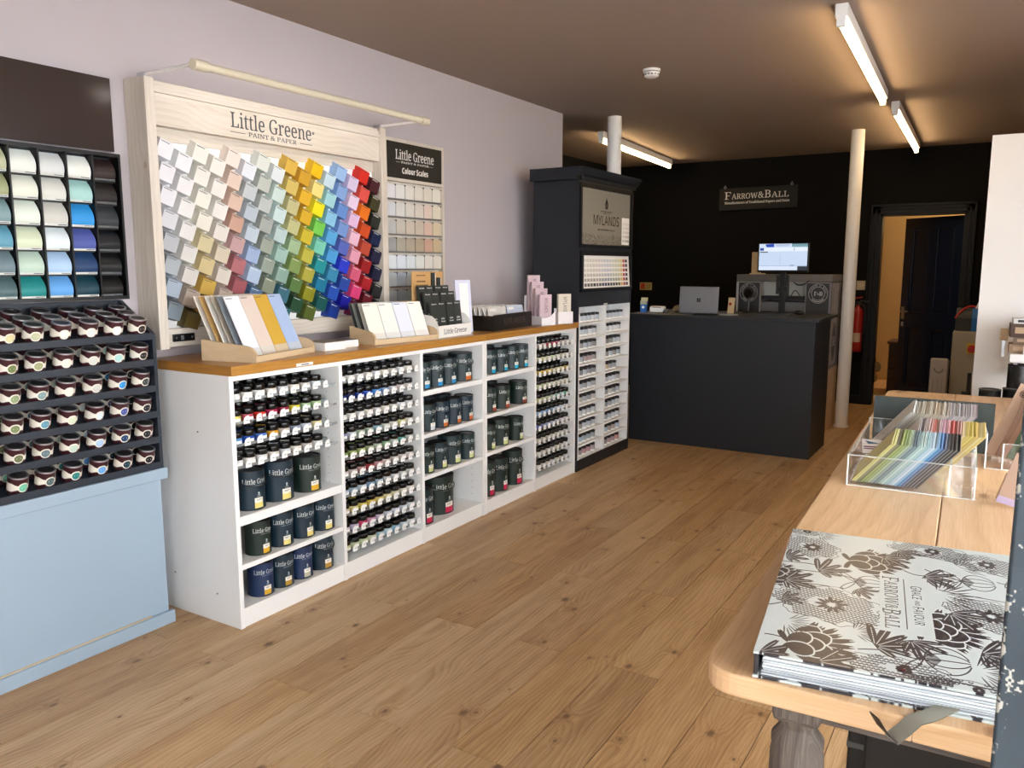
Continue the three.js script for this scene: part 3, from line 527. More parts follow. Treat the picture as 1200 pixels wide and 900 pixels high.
{
  const NV = '#0f2836', GR = '#142620', DG = '#12292e', BL = '#142b50', small = [0.056, 0.152], mid = [0.068, 0.158], big = [0.083, 0.185], huge = [0.108, 0.235];
  const shelf = (bay, name, y, list) => list.forEach(([z, s, body, lab, bail, x, note], i) => can(x ?? (-2.668 - s[0] - 0.012), z, y + 0.0005, s[0], s[1], body, lab, `${note ?? 'dark paint can'} ${NTH[i]} along ${name}`, bail, D(-5) + rr(-0.1, 0.1)));
  const Y = '#d9a92c', Yp = '#e0cf7a', bl = '#2a86bd', or = '#c96a2c', gn = '#c9cf8a', cy = '#25a3c8', rd = '#a04a34', pk = '#c8244e';
  shelf(0, 'under the jars, first bay', 0.484, [[-2.3, [0.066, 0.172], NV, Yp, true, undefined, 'handled navy can'], [-2.46, [0.073, 0.182], NV, Yp, true, undefined, 'large handled navy can'], [-2.635, [0.067, 0.165], GR, Y, false, undefined, 'green-black can'], [-2.69, [0.066, 0.172], GR, Y, false, -2.9, 'rear green-black can']]);
  shelf(0, 'middle shelf, first bay', 0.275, [[-2.325, small, GR, Y], [-2.455, [0.058, 0.156], NV, Yp], [-2.587, [0.058, 0.156], NV, Yp], [-2.718, [0.058, 0.156], NV, Yp]]);
  shelf(0, 'bottom shelf, first bay', 0.085, [[-2.33, small, BL, Y], [-2.448, small, NV, '#a9842c'], [-2.566, [0.056, 0.152], BL, '#b9b49c'], [-2.7, [0.06, 0.162], NV, '#b0872e', true]]);
  shelf(2, 'top shelf, third bay', 0.85, [[-3.5, small, DG, bl], [-3.62, small, DG, bl], [-3.745, small, DG, bl], [-3.9, [0.072, 0.165], DG, or, true], [-3.53, small, NV, bl, false, -2.86], [-3.66, small, NV, bl, false, -2.86], [-3.79, small, NV, bl, false, -2.88]]);
  shelf(2, 'second shelf, third bay', 0.61, [[-3.54, small, DG, '#c9d0d2'], [-3.665, small, NV, or], [-3.79, small, NV, or], [-3.91, small, NV, or], [-3.6, small, DG, or, false, -2.86], [-3.74, small, NV, or, false, -2.87], [-3.87, small, DG, or, false, -2.87]]);
  shelf(2, 'third shelf, third bay', 0.375, [[-3.52, small, GR, gn, true], [-3.645, small, DG, gn], [-3.78, [0.07, 0.17], DG, gn, true], [-3.925, small, DG, gn]]);
  shelf(2, 'bottom shelf, third bay', 0.085, [[-3.5, [0.07, 0.2], DG, pk, true, undefined, 'tall handled can'], [-3.72, [0.105, 0.225], GR, pk, true, -2.81, 'very large handled can']]);
  shelf(3, 'top shelf, fourth bay', 0.86, [[-4.17, small, DG, cy], [-4.31, [0.058, 0.145], DG, cy], [-4.445, small, DG, cy], [-4.565, small, DG, cy], [-4.21, small, DG, cy, false, -2.88], [-4.37, small, DG, cy, false, -2.88]]);
  shelf(3, 'second shelf, fourth bay', 0.62, [[-4.17, small, GR, rd], [-4.33, [0.062, 0.15], GR, rd], [-4.55, [0.062, 0.15], GR, rd], [-4.22, small, GR, rd, false, -2.89], [-4.41, [0.062, 0.15], GR, rd, false, -2.89]]);
  shelf(3, 'third shelf, fourth bay', 0.383, [[-4.16, small, GR, gn], [-4.315, [0.068, 0.17], GR, gn, true], [-4.5, small, GR, gn], [-4.41, small, GR, gn, false, -2.9]]);
  shelf(3, 'bottom shelf, fourth bay', 0.085, [[-4.15, [0.062, 0.22], GR, pk, true], [-4.3, [0.07, 0.215], GR, pk, true], [-4.485, [0.07, 0.23], GR, pk, true]]);
}

// ------------------------------------------------------------------ things on the worktop
const WT = 1.12;
function cardHolder(pos, turn, depth, width, label, layers, colors, L, lean, gname) {
  const t = thing('card_holder', label, 'card holder', [pos[0], WT, pos[1]], turn);
  const sh = new THREE.Shape(); sh.moveTo(-depth, 0); sh.lineTo(0, 0); sh.lineTo(0, 0.03); sh.quadraticCurveTo(-0.005, 0.062, -0.05, 0.068); sh.lineTo(-depth, 0.09); sh.lineTo(-depth, 0);
  for (const z of [-0.012, -width]) obj('side_panel', new THREE.ExtrudeGeometry(sh, { depth: 0.012, bevelEnabled: false, curveSegments: 6 }).translate(0, 0, z), M.plyx, t);
  obj('base', B(-depth, -0.004, 0, 0.01, -0.012, -width + 0.012), M.plyz, t);
  obj('front_lip', B(-0.012, 0, 0, 0.028, -0.012, -width + 0.012, 0.002), M.plyz, t);
  obj('back_panel', B(-depth, -depth + 0.01, 0.01, 0.09, -0.012, -width + 0.012), M.plyz, t);
  const n = colors[0].length, w = (width - 0.04) / n;
  layers.forEach((lx, k) => colors[k].forEach((col, i) => {
    const c = thing('colour_card', `${k === layers.length - 1 ? 'front' : NTH[k] + ' row from back'} colour card, ${NTH[i]} from left, ${gname}`, 'colour card', [0, 0, 0], 0, 'long colour cards, ' + gname);
    // lean back about the local z axis, then into the holder's place
    const g = new THREE.Group();
    c.position.set(pos[0], WT, pos[1]); c.rotation.y = turn;
    const p = B(-0.0035, 0, 0, L, -0.002, -w + 0.002).rotateZ(lean).translate(lx, 0.0126, -0.02 - i * w), cap = B(0, 0.0006, 0.006, 0.045, -0.002, -w + 0.002).rotateZ(lean).translate(lx, 0.0126, -0.02 - i * w), ink = B(0, 0.0004, L - 0.012, L - 0.009, -0.01, -w * 0.5).rotateZ(lean).translate(lx, 0.0126, -0.02 - i * w);
    obj('card', p, paint(col, 0.5), c);
    if (k === layers.length - 1) { const b = new THREE.Color(col).lerp(new THREE.Color('#cfcdc8'), 0.55); obj('caption_band', cap, paint('#' + b.getHexString(), 0.6), c); obj('caption_print', ink, M.print, c); }
  }));
}
cardHolder([-2.665, -2.3], D(13), 0.275, 0.45, 'light plywood holder of long colour cards on the worktop end', [-0.205, -0.175, -0.145, -0.115, -0.085, -0.05], [
  ['#ece7e0', '#e8e2d8', '#d9cdb9', '#cfc3b2'], ['#c9a468', '#d8cfc2', '#cfc8c0', '#c9c2b8'], ['#ece9e2', '#ddd6ca', '#d8d0c6', '#c5bdb0'], ['#b3a898', '#cbb9a5', '#d0c0a0', '#a9b8c8'], ['#8b939b', '#c9cdd2', '#d8d8d8', '#8f3f38'], ['#e9ebf0', '#ddccc0', '#cfa63f', '#a9bfe2'],
], 0.285, D(24), 'worktop end holder');
cardHolder([-2.742, -3.135], D(-8), 0.2, 0.46, 'light plywood holder of four pale cards beside the brochure stand', [-0.15, -0.125, -0.1, -0.075, -0.045], [
  ['#3f4344', '#d8d6d0', '#d6d8dc', '#c9a26a'], ['#8c8f8c', '#dddad2', '#d9dce3', '#c9a26a'], ['#4b4d4c', '#e0ddd4', '#c9cfdb', '#d8cfc0'], ['#b9b5aa', '#d8d8d2', '#5b6a86', '#b98b5a'], ['#ece8dd', '#e6e8e3', '#dfe3f0', '#efede6'],
], 0.21, D(22), 'holder by brochure stand');
// leaflet piles
for (const [x, z, w, d, n, top, label] of [[-2.82, -2.86, 0.14, 0.14, 16, '#8a7f6d', 'wider pile of white leaflets beside the plywood card holder'], [-2.86, -3.015, 0.11, 0.13, 14, '#6f6c6a', 'smaller pile of white leaflets between the two card holders']]) {
  const t = thing('leaflet_pile', label, 'leaflets', [x, WT, z], rr(-0.1, 0.1), 'leaflet piles');
  for (let i = 0; i < n; i++) obj('leaflet', B(-d / 2, d / 2, i * 0.0026, i * 0.0026 + 0.0023, -w / 2, w / 2).translate(rr(-0.002, 0.002), 0, rr(-0.002, 0.002)), i === n - 1 ? paint(top) : M.paper, t);
}
// brochure stand
{
  const t = thing('brochure_stand', 'white counter stand with kraft backboard and serif name on its lip', 'brochure stand', [-2.705, WT, -3.63], D(4));
  const sh = new THREE.Shape(); sh.moveTo(-0.19, 0); sh.lineTo(0, 0); sh.lineTo(-0.004, 0.068); sh.quadraticCurveTo(-0.012, 0.105, -0.05, 0.125); sh.lineTo(-0.19, 0.14); sh.lineTo(-0.19, 0);
  for (const z of [-0.003, -0.36]) obj('side_panel', new THREE.ExtrudeGeometry(sh, { depth: 0.003, bevelEnabled: false, curveSegments: 6 }).translate(0, 0, z), M.card, t);
  obj('tray', [B(-0.19, -0.003, 0, 0.003, -0.003, -0.357), B(-0.19, -0.187, 0, 0.14, -0.003, -0.357)], M.card, t);
  const lip = obj('front_lip', B(-0.004, 0, 0, 0.068, 0, -0.36), M.card, t);
  obj('lettering', faceX(letters('Little Greene', 'serif_regular', 0.25, 0.0008, 0.03), 0, 0.034, -0.18), M.print, lip);
  const kb = obj('kraft_board', B(-0.186, -0.183, 0.004, 0.37, -0.01, -0.335), mat('#c99d66', 0.75), t);
  { const ln = []; for (const [y, z0, z1, th] of [[0.345, -0.055, -0.14, 0.006], [0.31, -0.06, -0.145, 0.008], [0.288, -0.05, -0.17, 0.007]]) for (let z = z0; z > z1;) { const l = 0.005 + rnd() * 0.01; ln.push(B(-0.183, -0.1824, y, y + th, z, z - l)); z -= l + 0.003; } obj('small_print', ln, mat('#5b4328', 0.7), kb); }
  const place = (x, y, z) => new THREE.Vector3(x, y, z).applyAxisAngle(new THREE.Vector3(0, 1, 0), D(4)).add(new THREE.Vector3(-2.705, WT, -3.63));
  const dark = mat('#2f3431', 0.6);
  let n = 0;
  for (const [c, z] of [[0, -0.02], [1, -0.19]]) for (const [r, x, h] of [[0, -0.115, 0.285], [1, -0.08, 0.25], [2, -0.045, 0.195]]) for (const s of [0, 1]) {
    const q = place(x, 0.0065, z - s * 0.078), l = thing('dark_leaflet', `dark grey leaflet, ${s ? 'right' : 'left'} of pair, ${['back', 'middle', 'front'][r]} row, ${c ? 'right' : 'left'} pocket`, 'leaflet', [q.x, q.y, q.z], D(4), 'dark leaflets in the brochure stand');
    obj('cover', B(-0.012, 0, 0, h, 0, -0.074).rotateZ(D(7)), dark, l);
    obj('lettering', [faceX(letters('Little', 'serif_bold', 0.034, 0.0006), 0, h * 0.5, -0.037).rotateZ(D(7)), faceX(letters('Greene', 'serif_bold', 0.042, 0.0006), 0, h * 0.5 - 0.016, -0.037).rotateZ(D(7)), faceX(letters('little greene', 'serif_regular', 0.05, 0.0006), 0, h - 0.014, -0.037).rotateZ(D(7))], M.printWhite, l);
  }
  for (const [z, h] of [[-0.2, 0.36], [-0.26, 0.33]]) { const q = place(-0.172, 0.004, z), l = thing('thin_leaflet', `thin dark strip leaflet standing ${h > 0.35 ? 'left' : 'right'} against the kraft board`, 'leaflet', [q.x, q.y, q.z], D(4)); obj('cover', B(-0.008, 0, 0, h, 0, -0.035), dark, l); obj('page_edge', B(-0.008, -0.001, 0, h - 0.003, -0.035, -0.042), M.paper, l); }
  const q = place(-0.1, 0, -0.372), l = thing('pale_leaflet', 'pale lilac leaflet standing at the far end of the brochure stand', 'leaflet', [q.x, q.y, q.z], D(-22));
  obj('cover', B(-0.012, 0, 0.0015, 0.32, 0, -0.11).rotateZ(D(6)), mat('#d3d4e6', 0.6), l); obj('stripe', B(0, 0.0006, 0.02, 0.3, -0.03, -0.09).rotateZ(D(6)), M.paper, l);
}
// black card box
{
  const T = D(5), P = [-2.71, WT, -4.2], w = 0.56, d = 0.3;
  const t = thing('card_box', 'open black box with raised name on its front holding pale swatch cards', 'box', P, T), m = mat('#17120f', 0.35);
  obj('base', B(-d, 0, 0, 0.006, 0, -w), m, t);
  obj('side_wall', B(-d, 0, 0.006, 0.095, 0, -0.006), m, t); obj('side_wall', B(-d, 0, 0.006, 0.095, -w + 0.006, -w), m, t);
  const f = obj('front_wall', B(-0.006, 0, 0.006, 0.1, -0.006, -w + 0.006), m, t); obj('back_wall', B(-d, -d + 0.006, 0.006, 0.095, -0.006, -w + 0.006), m, t);
  obj('lettering', faceX(letters('MYLANDS', 'sans_regular', 0.3, 0.0025, 0.042), 0, 0.052, -0.3), mat('#4a4038', 0.3), f);
  const cs = ['#d9d6d2', '#c9c9cc', '#e1ded8', '#cfd3da', '#dedbd6', '#b7b3ae'];
  for (let i = 0; i < 16; i++) {
    const v = new THREE.Vector3(-0.02 - (i >> 1) * 0.033, 0.0078, (i & 1) ? -0.275 : -0.02).applyAxisAngle(new THREE.Vector3(0, 1, 0), T);
    const l = thing('swatch_card', `pale ${i & 1 ? 'right-hand' : 'left-hand'} swatch card, ${NTH[i >> 1]} from front in the black box`, 'swatch card', [P[0] + v.x, P[1] + v.y, P[2] + v.z], T, 'swatch cards in the black box');
    obj('card', B(-0.004, 0, 0, 0.14, 0, -0.235).rotateZ(D(12)), paint(i & 1 && i < 2 ? '#c3cde0' : cs[i % 6], 0.6), l);
    obj('caption', B(0, 0.0006, 0.115, 0.132, -0.02, -0.1).rotateZ(D(12)), M.paper, l);
  }
}
// pink and cream leaflets in white pockets
{
  const m = mat('#e9e6e8', 0.6), pink = mat('#cdb6bd', 0.6), cream = mat('#d8d1c2', 0.6);
  const t = thing('leaflet_dispenser', 'white pocket with curved lip holding stepped pink leaflets', 'leaflet stand', [-2.705, WT, -4.8], D(-25));
  obj('tray', [B(-0.21, 0, 0, 0.003, 0, -0.115), B(-0.21, -0.207, 0, 0.2, 0, -0.115), B(-0.21, 0, 0.003, 0.06, 0, -0.003), B(-0.21, 0, 0.003, 0.06, -0.112, -0.115)], m, t);
  const s = new THREE.Shape(); s.moveTo(0, 0); s.lineTo(0.115, 0); s.lineTo(0.115, 0.1); s.quadraticCurveTo(0.08, 0.045, 0, 0.05); s.lineTo(0, 0);
  obj('front_lip', faceX(new THREE.ExtrudeGeometry(s, { depth: 0.003, bevelEnabled: false, curveSegments: 8 }), 0, 0, 0), m, t);
  for (const [k, x, h] of [[0, -0.17, 0.335], [1, -0.125, 0.29], [2, -0.08, 0.245], [3, -0.03, 0.205]]) {
    const v = new THREE.Vector3(x, 0.0035, -0.006).applyAxisAngle(new THREE.Vector3(0, 1, 0), D(-25)), l = thing('pink_leaflet', `pink leaflet, ${['rearmost and tallest', 'second from the back', 'third from the back', 'foremost and lowest'][k]} of the stepped four`, 'leaflet', [-2.705 + v.x, WT + v.y, -4.8 + v.z], D(-25), 'pink stepped leaflets');
    obj('cover', B(-0.015, 0, 0, h, 0, -0.1), pink, l);
    const tx = letters('MYLANDS', 'sans_regular', 0.1, 0.0007, 0.03).rotateZ(-Math.PI / 2); obj('lettering', faceX(tx, 0, h - 0.075, -0.055), mat('#6f5a62', 0.6), l);
  }
  const u = thing('leaflet_dispenser', 'plain white pocket holding one cream leaflet beside the navy cabinet', 'leaflet stand', [-2.665, WT, -4.965], D(-25));
  obj('pocket', [B(-0.05, 0, 0, 0.003, 0, -0.13), B(-0.05, -0.047, 0, 0.11, 0, -0.13), B(-0.003, 0, 0, 0.085, 0, -0.13), B(-0.05, 0, 0.003, 0.085, 0, -0.003), B(-0.05, 0, 0.003, 0.085, -0.127, -0.13)], m, u);
  const l = thing('cream_leaflet', 'cream leaflet with upright dark lettering in the white pocket', 'leaflet', [-2.665 - 0.012 * Math.cos(D(25)) + 0.01 * Math.sin(D(25)), WT + 0.0035, -4.965 - 0.012 * Math.sin(D(25)) - 0.01 * Math.cos(D(25))], D(-25));
  obj('cover', B(-0.018, 0, 0, 0.205, 0, -0.11), cream, l);
  obj('lettering', faceX(letters('MYLANDS', 'sans_regular', 0.13, 0.0007, 0.032).rotateZ(-Math.PI / 2), 0, 0.12, -0.06), mat('#6f675c', 0.6), l);
}

// ------------------------------------------------------------------ tall navy cabinet
const KX = -2.655, KZ0 = -5.245, KZ1 = -6.205;
{
  const t = thing('tall_cabinet', 'tall navy cabinet with cornice, name panel and white tin shelves', 'cabinet', [0, 0, 0]), m = M.navy;
  obj('side_panel', B(-3.03, KX, 0.0, 2.14, KZ0, KZ0 - 0.02), m, t); obj('side_panel', B(-3.03, KX, 0, 2.14, KZ1 + 0.02, KZ1), m, t);
  obj('back_panel', B(-3.03, -3.015, 0, 2.14, KZ0 - 0.02, KZ1 + 0.02), m, t);
  obj('upper_front', [B(-3.015, KX - 0.02, 1.225, 2.14, KZ0 - 0.02, KZ1 + 0.02), B(KX - 0.02, KX - 0.003, 1.225, 1.335, KZ0 - 0.02, KZ1 + 0.02), B(KX - 0.02, KX - 0.003, 1.635, 1.668, KZ0 - 0.02, KZ1 + 0.02), B(KX - 0.02, KX - 0.003, 2.1, 2.14, KZ0 - 0.02, KZ1 + 0.02)], m, t);
  obj('plinth', B(-3.015, KX + 0.004, 0, 0.085, KZ0 - 0.001, KZ1 + 0.001, 0.002), m, t);
  const cr = new THREE.Shape([[-3.03, 2.13], [KX + 0.005, 2.13], [KX + 0.01, 2.155], [KX + 0.028, 2.165], [KX + 0.05, 2.2], [KX + 0.055, 2.215], [-3.03, 2.215]].map(([x, y]) => new THREE.Vector2(x, y)));
  obj('cornice', [new THREE.ExtrudeGeometry(cr, { depth: KZ0 - KZ1 + 0.11, bevelEnabled: false }).translate(0, 0, KZ1 - 0.055), new THREE.ExtrudeGeometry(new THREE.Shape([[0, 2.13], [0.01, 2.155], [0.028, 2.165], [0.05, 2.2], [0.06, 2.215], [-0.02, 2.215], [-0.02, 2.13]].map(([x, y]) => new THREE.Vector2(x, y))), { depth: 0.4, bevelEnabled: false }).rotateY(-Math.PI / 2).translate(-2.63, 0, KZ0)], m, t);
  // name panel
  const z0 = KZ0 - 0.035, z1 = KZ1 + 0.04, x = KX - 0.006;
  obj('panel_frame', [B(KX - 0.02, KX + 0.012, 1.655, 2.112, KZ0 - 0.008, z0), B(KX - 0.02, KX + 0.012, 1.655, 2.112, z1, KZ1 + 0.012), B(KX - 0.02, KX + 0.012, 1.655, 1.68, z0, z1), B(KX - 0.02, KX + 0.012, 2.085, 2.112, z0, z1)], M.trimBlack, t);
  const nm = mesh('name_panel', (() => { const g = plain(new THREE.PlaneGeometry(z0 - z1, 0.405).rotateY(Math.PI / 2)); return g.translate(x, 1.8825, (z0 + z1) / 2); })(), mat('#ffffff', 0.16, {
    map: canvasTex(880, 405, (c, w, h) => {
      c.fillStyle = '#8f8b80'; c.fillRect(0, 0, w, h);
      // printed townscape along the foot, ragged ink strokes
      for (let i = 0; i < 1500; i++) { const X = rnd() * w, q = rnd(), Y = h * (1 - 0.2 * q * q) + 4; c.fillStyle = ['rgba(84,80,66,.4)', 'rgba(112,100,76,.4)', 'rgba(110,84,60,.4)', 'rgba(120,124,114,.4)'][i & 3]; c.fillRect(X, Y, 3 + rnd() * 16, 2 + rnd() * 7); }
      for (let i = 0; i < 30; i++) { const X = rnd() * w, hh = 8 + rnd() * 34; c.fillStyle = 'rgba(108,106,95,.6)'; c.fillRect(X, h * 0.84 - hh * 0.6, 3 + rnd() * 9, hh); }
      c.fillStyle = '#2a2824'; c.textAlign = 'center'; c.textBaseline = 'middle';
      c.save(); c.translate(w * 0.5, h * 0.55); c.scale(1.1, 1.0); c.font = '96px sans-serif'; c.fillText('MYLANDS', 0, 0); c.restore();
      const dashes = (y, x0, x1, hh) => { for (let X = x0; X < x1;) { const l = 4 + rnd() * 9; c.fillRect(X, y, l, hh); X += l + (rnd() < 0.25 ? 9 : 3); } };   // print too small to read
      dashes(h * 0.71, w * 0.33, w * 0.67, 8); dashes(h * 0.375, w * 0.38, w * 0.62, 6); dashes(h * 0.41, w * 0.43, w * 0.57, 5);
      // crest
      c.save(); c.translate(w * 0.5, h * 0.24); c.beginPath(); c.moveTo(-22, 38); c.lineTo(22, 38); c.lineTo(26, 0); c.quadraticCurveTo(12, -20, 0, -48); c.quadraticCurveTo(-12, -20, -26, 0); c.closePath(); c.fill(); c.strokeStyle = '#7d7a70'; c.lineWidth = 3; for (let i = -1; i < 2; i++) { c.beginPath(); c.moveTo(i * 13, 34); c.lineTo(i * 9, -6); c.stroke(); } c.beginPath(); c.moveTo(-20, 14); c.lineTo(20, 14); c.stroke(); c.restore();
    }),
  }), t);
  const sheet = obj('swatch_sheet', B(x, x + 0.002, 1.69, 1.9, z1 + 0.015, z1 + 0.155), M.paper, t);
  for (let r = 0; r < 5; r++) for (let c = 0; c < 4; c++) obj('swatch', B(x + 0.002, x + 0.0025, 1.71 + r * 0.033, 1.73 + r * 0.033, z1 + 0.14 - c * 0.032, z1 + 0.118 - c * 0.032), paint(['#9a9a98', '#b8b6b1', '#cfccc6', '#d8d6d1', '#dfddd8'][Math.min(4, r + (c < 2 ? 1 : 0))]), sheet);
  // tilted colour chart in a deep frame
  const zc0 = KZ0 - 0.06, zc1 = KZ1 + 0.045;
  obj('chart_frame', [B(KX - 0.02, KX + 0.02, 1.335, 1.36, KZ0 - 0.03, KZ1 + 0.02, 0.003), B(KX - 0.02, KX + 0.012, 1.6, 1.635, KZ0 - 0.03, KZ1 + 0.02, 0.003), B(KX - 0.02, KX + 0.016, 1.36, 1.6, KZ0 - 0.03, zc0, 0.003), B(KX - 0.02, KX + 0.016, 1.36, 1.6, zc1, KZ1 + 0.02, 0.003)], M.trimBlack, t);
  const chart = obj('colour_chart', B(-0.004, 0, 0, 0.242, zc0, zc1).rotateZ(D(4)).translate(KX + 0.008, 1.36, 0), M.paper, t);
  const hue = ['#dcdbd6', '#d8d6d0', '#d5d3cc', '#d8d2c8', '#d6d3d2', '#d8cfd4', '#d2d3d8', '#c9cdd8', '#c4cddb', '#c8d3d8', '#cdd6cf', '#cbd3bd', '#d3d6b4', '#e0d78f', '#c95a49', '#3c2238'], endc = ['#6f6f70', '#5f6266', '#5d5a56', '#2b2a2b', '#6f6670', '#4d4a52', '#2f3a55', '#2f3a5a', '#1e2030', '#31404a', '#2e3f3a', '#3a4a2c', '#4c5a24', '#d9a23a', '#a3211f', '#3a2430'];
  for (let r = 0; r < 6; r++) for (let c = 0; c < 16; c++) { const k = new THREE.Color(hue[c]).lerp(new THREE.Color(endc[c]), Math.max(0, c > 12 ? r / 6 : (r / 5) ** 3.2)); obj('swatch', B(0, 0.0006, 0.215 - r * 0.036, 0.192 - r * 0.036, zc0 - 0.03 - c * 0.05, zc0 - 0.068 - c * 0.05).rotateZ(D(4)).translate(KX + 0.008, 1.36, 0), paint('#' + k.getHexString()), chart); }
  obj('price_strip', B(KX - 0.003, KX - 0.002, 1.228, 1.238, -5.69, -5.76), M.printWhite, t);
  // white insert with shelves for small tins
  const zi = KZ0 - 0.02, zj = KZ1 + 0.02, zm = -5.722, w = M.white;
  obj('insert_side', B(-2.83, KX + 0.002, 0.085, 1.225, zi, zi - 0.012), w, t); obj('insert_side', B(-2.83, KX + 0.002, 0.085, 1.225, zj + 0.012, zj), w, t); obj('insert_divider', B(-2.83, KX + 0.001, 0.085, 1.225, zm + 0.009, zm - 0.009), w, t);
  obj('insert_back', B(-2.84, -2.83, 0.085, 1.225, zi, zj), w, t);
  for (let r = 0; r < 11; r++) for (const [a, b] of [[zi - 0.012, zm + 0.009], [zm - 0.009, zj + 0.012]]) obj('insert_shelf', B(-2.83, KX - 0.002, 1.105 - r * 0.1017 - 0.012, 1.105 - r * 0.1017, a, b), w, t);
}
{
  const R = 0.029, h = 0.066, body = plain(lathe([[0, 0], [R, 0], [R, h - 0.018], [R - 0.001, h - 0.016]], 16)), lid = plain(lathe([[R - 0.001, h - 0.016], [R + 0.001, h - 0.014], [R + 0.001, h - 0.004], [R, h], [R - 0.005, h], [R - 0.006, h - 0.003], [0, h - 0.003]], 16));
  const sw = plain(new THREE.CylinderGeometry(R + 0.0006, R + 0.0006, 0.033, 10, 1, true, D(15), D(115)).translate(0, 0.0325, 0)), wl = plain(new THREE.CylinderGeometry(R + 0.0006, R + 0.0006, 0.014, 10, 1, true, D(15), D(125)).translate(0, 0.008, 0));
  const dark = mat('#2b2d30', 0.35), lidM = mat('#141517', 0.3);
  const pal = [['#a6b0ba', '#9aa5b2', '#b5bcc4'], ['#a9b2bb', '#9da8b4', '#c7ccd2', '#5d5548'], ['#8f98a6', '#6b6257', '#4f4a3f', '#a5b0bd', '#9aa3ad'], ['#8e9aa6', '#7f94a3', '#9fb1bf', '#8a5750', '#5b4a42'], ['#6b6d70', '#a3abb8', '#8d9aa8', '#bf9f5f', '#3f4247'], ['#9aa3ae', '#b4bac2', '#7d7f80', '#a8b0ba'], ['#6a6f72', '#9fa8b4', '#b0a79a', '#8b94a2'], ['#a5acb2', '#979ea6', '#868d94', '#b1b6bb'], ['#b0b8c0', '#8f97a3', '#9ea6b2', '#7b6f66'], ['#8fb0c9', '#a98d74', '#7d8a96', '#a6b8c6', '#83705f'], ['#6e5852', '#7d8790', '#c05a45', '#a34a52', '#8c5f63']];
  for (let r = 0; r < 11; r++) for (const s of [0, 1]) {
    const n = r === 0 ? 6 : r === 4 && s ? 4 : 5, y = 1.105 - r * 0.1017, z0 = (s ? -5.731 : -5.277) - 0.036;
    for (let i = 0; i < n; i++) {
      const t = thing('small_tin', `small tin ${NTH[i]} from left, ${NTH[r]} white shelf down, ${s ? 'right' : 'left'} column, navy cabinet`, 'paint tin', [-2.712, y + 0.0005, z0 - i * (n === 6 ? 0.068 : 0.075)], rr(-0.25, 0.15), 'small tins in the tall cabinet');
      mesh('tin', body, dark, t); mesh('lid', lid, lidM, t); mesh('colour_label', sw, paint('#' + new THREE.Color(pal[r][Math.floor(rnd() * pal[r].length)]).lerp(new THREE.Color('#d3d8de'), 0.3).getHexString(), 0.4), t); mesh('white_label', wl, M.paper, t);
    }
  }
}

// ------------------------------------------------------------------ counter and what stands on it
const CT = 1.115;
{
  const t = thing('shop_counter', 'dark navy painted service counter with slab top', 'counter', [0, 0, 0]);
  obj('front_panel', B(-2.8, -1.258, 0, 1.09, -6.575, -6.553, 0.002), M.navy, t);
  obj('side_panel', B(-1.282, -1.258, 0, 1.09, -7.18, -6.575, 0.002), M.navy, t); obj('side_panel', B(-2.8, -2.776, 0, 1.09, -7.18, -6.575), M.navy, t);
  obj('shelf', B(-2.776, -1.282, 0.55, 0.57, -7.15, -6.575), M.navy, t);
  obj('counter_top', B(-2.83, -1.232, 1.09, CT, -7.36, -6.535, 0.003), M.navyTop, t);
}
{
  const t = thing('laptop', 'open silver laptop seen from behind on the counter', 'laptop', [-2.275, CT, -6.78], D(2)), m = mat('#8f9196', 0.35, { metalness: 0.6 });
  obj('keyboard_base', B(-0.17, 0.17, 0.0005, 0.012, -0.25, -0.012, 0.003), m, t);
  const l = obj('screen_lid', B(-0.17, 0.17, 0, 0.225, -0.008, 0, 0.002).rotateX(D(-6)).translate(0, 0.008, 0), m, t);
  const q = []; for (const x of [-0.0085, 0.0085]) for (const y of [-0.0085, 0.0085]) q.push(B(x - 0.0075, x + 0.0075, 0.11 + y - 0.0075, 0.11 + y + 0.0075, 0, 0.0006).rotateX(D(-6)).translate(0, 0.008, 0));
  obj('emblem', q, M.printDark, l);
}
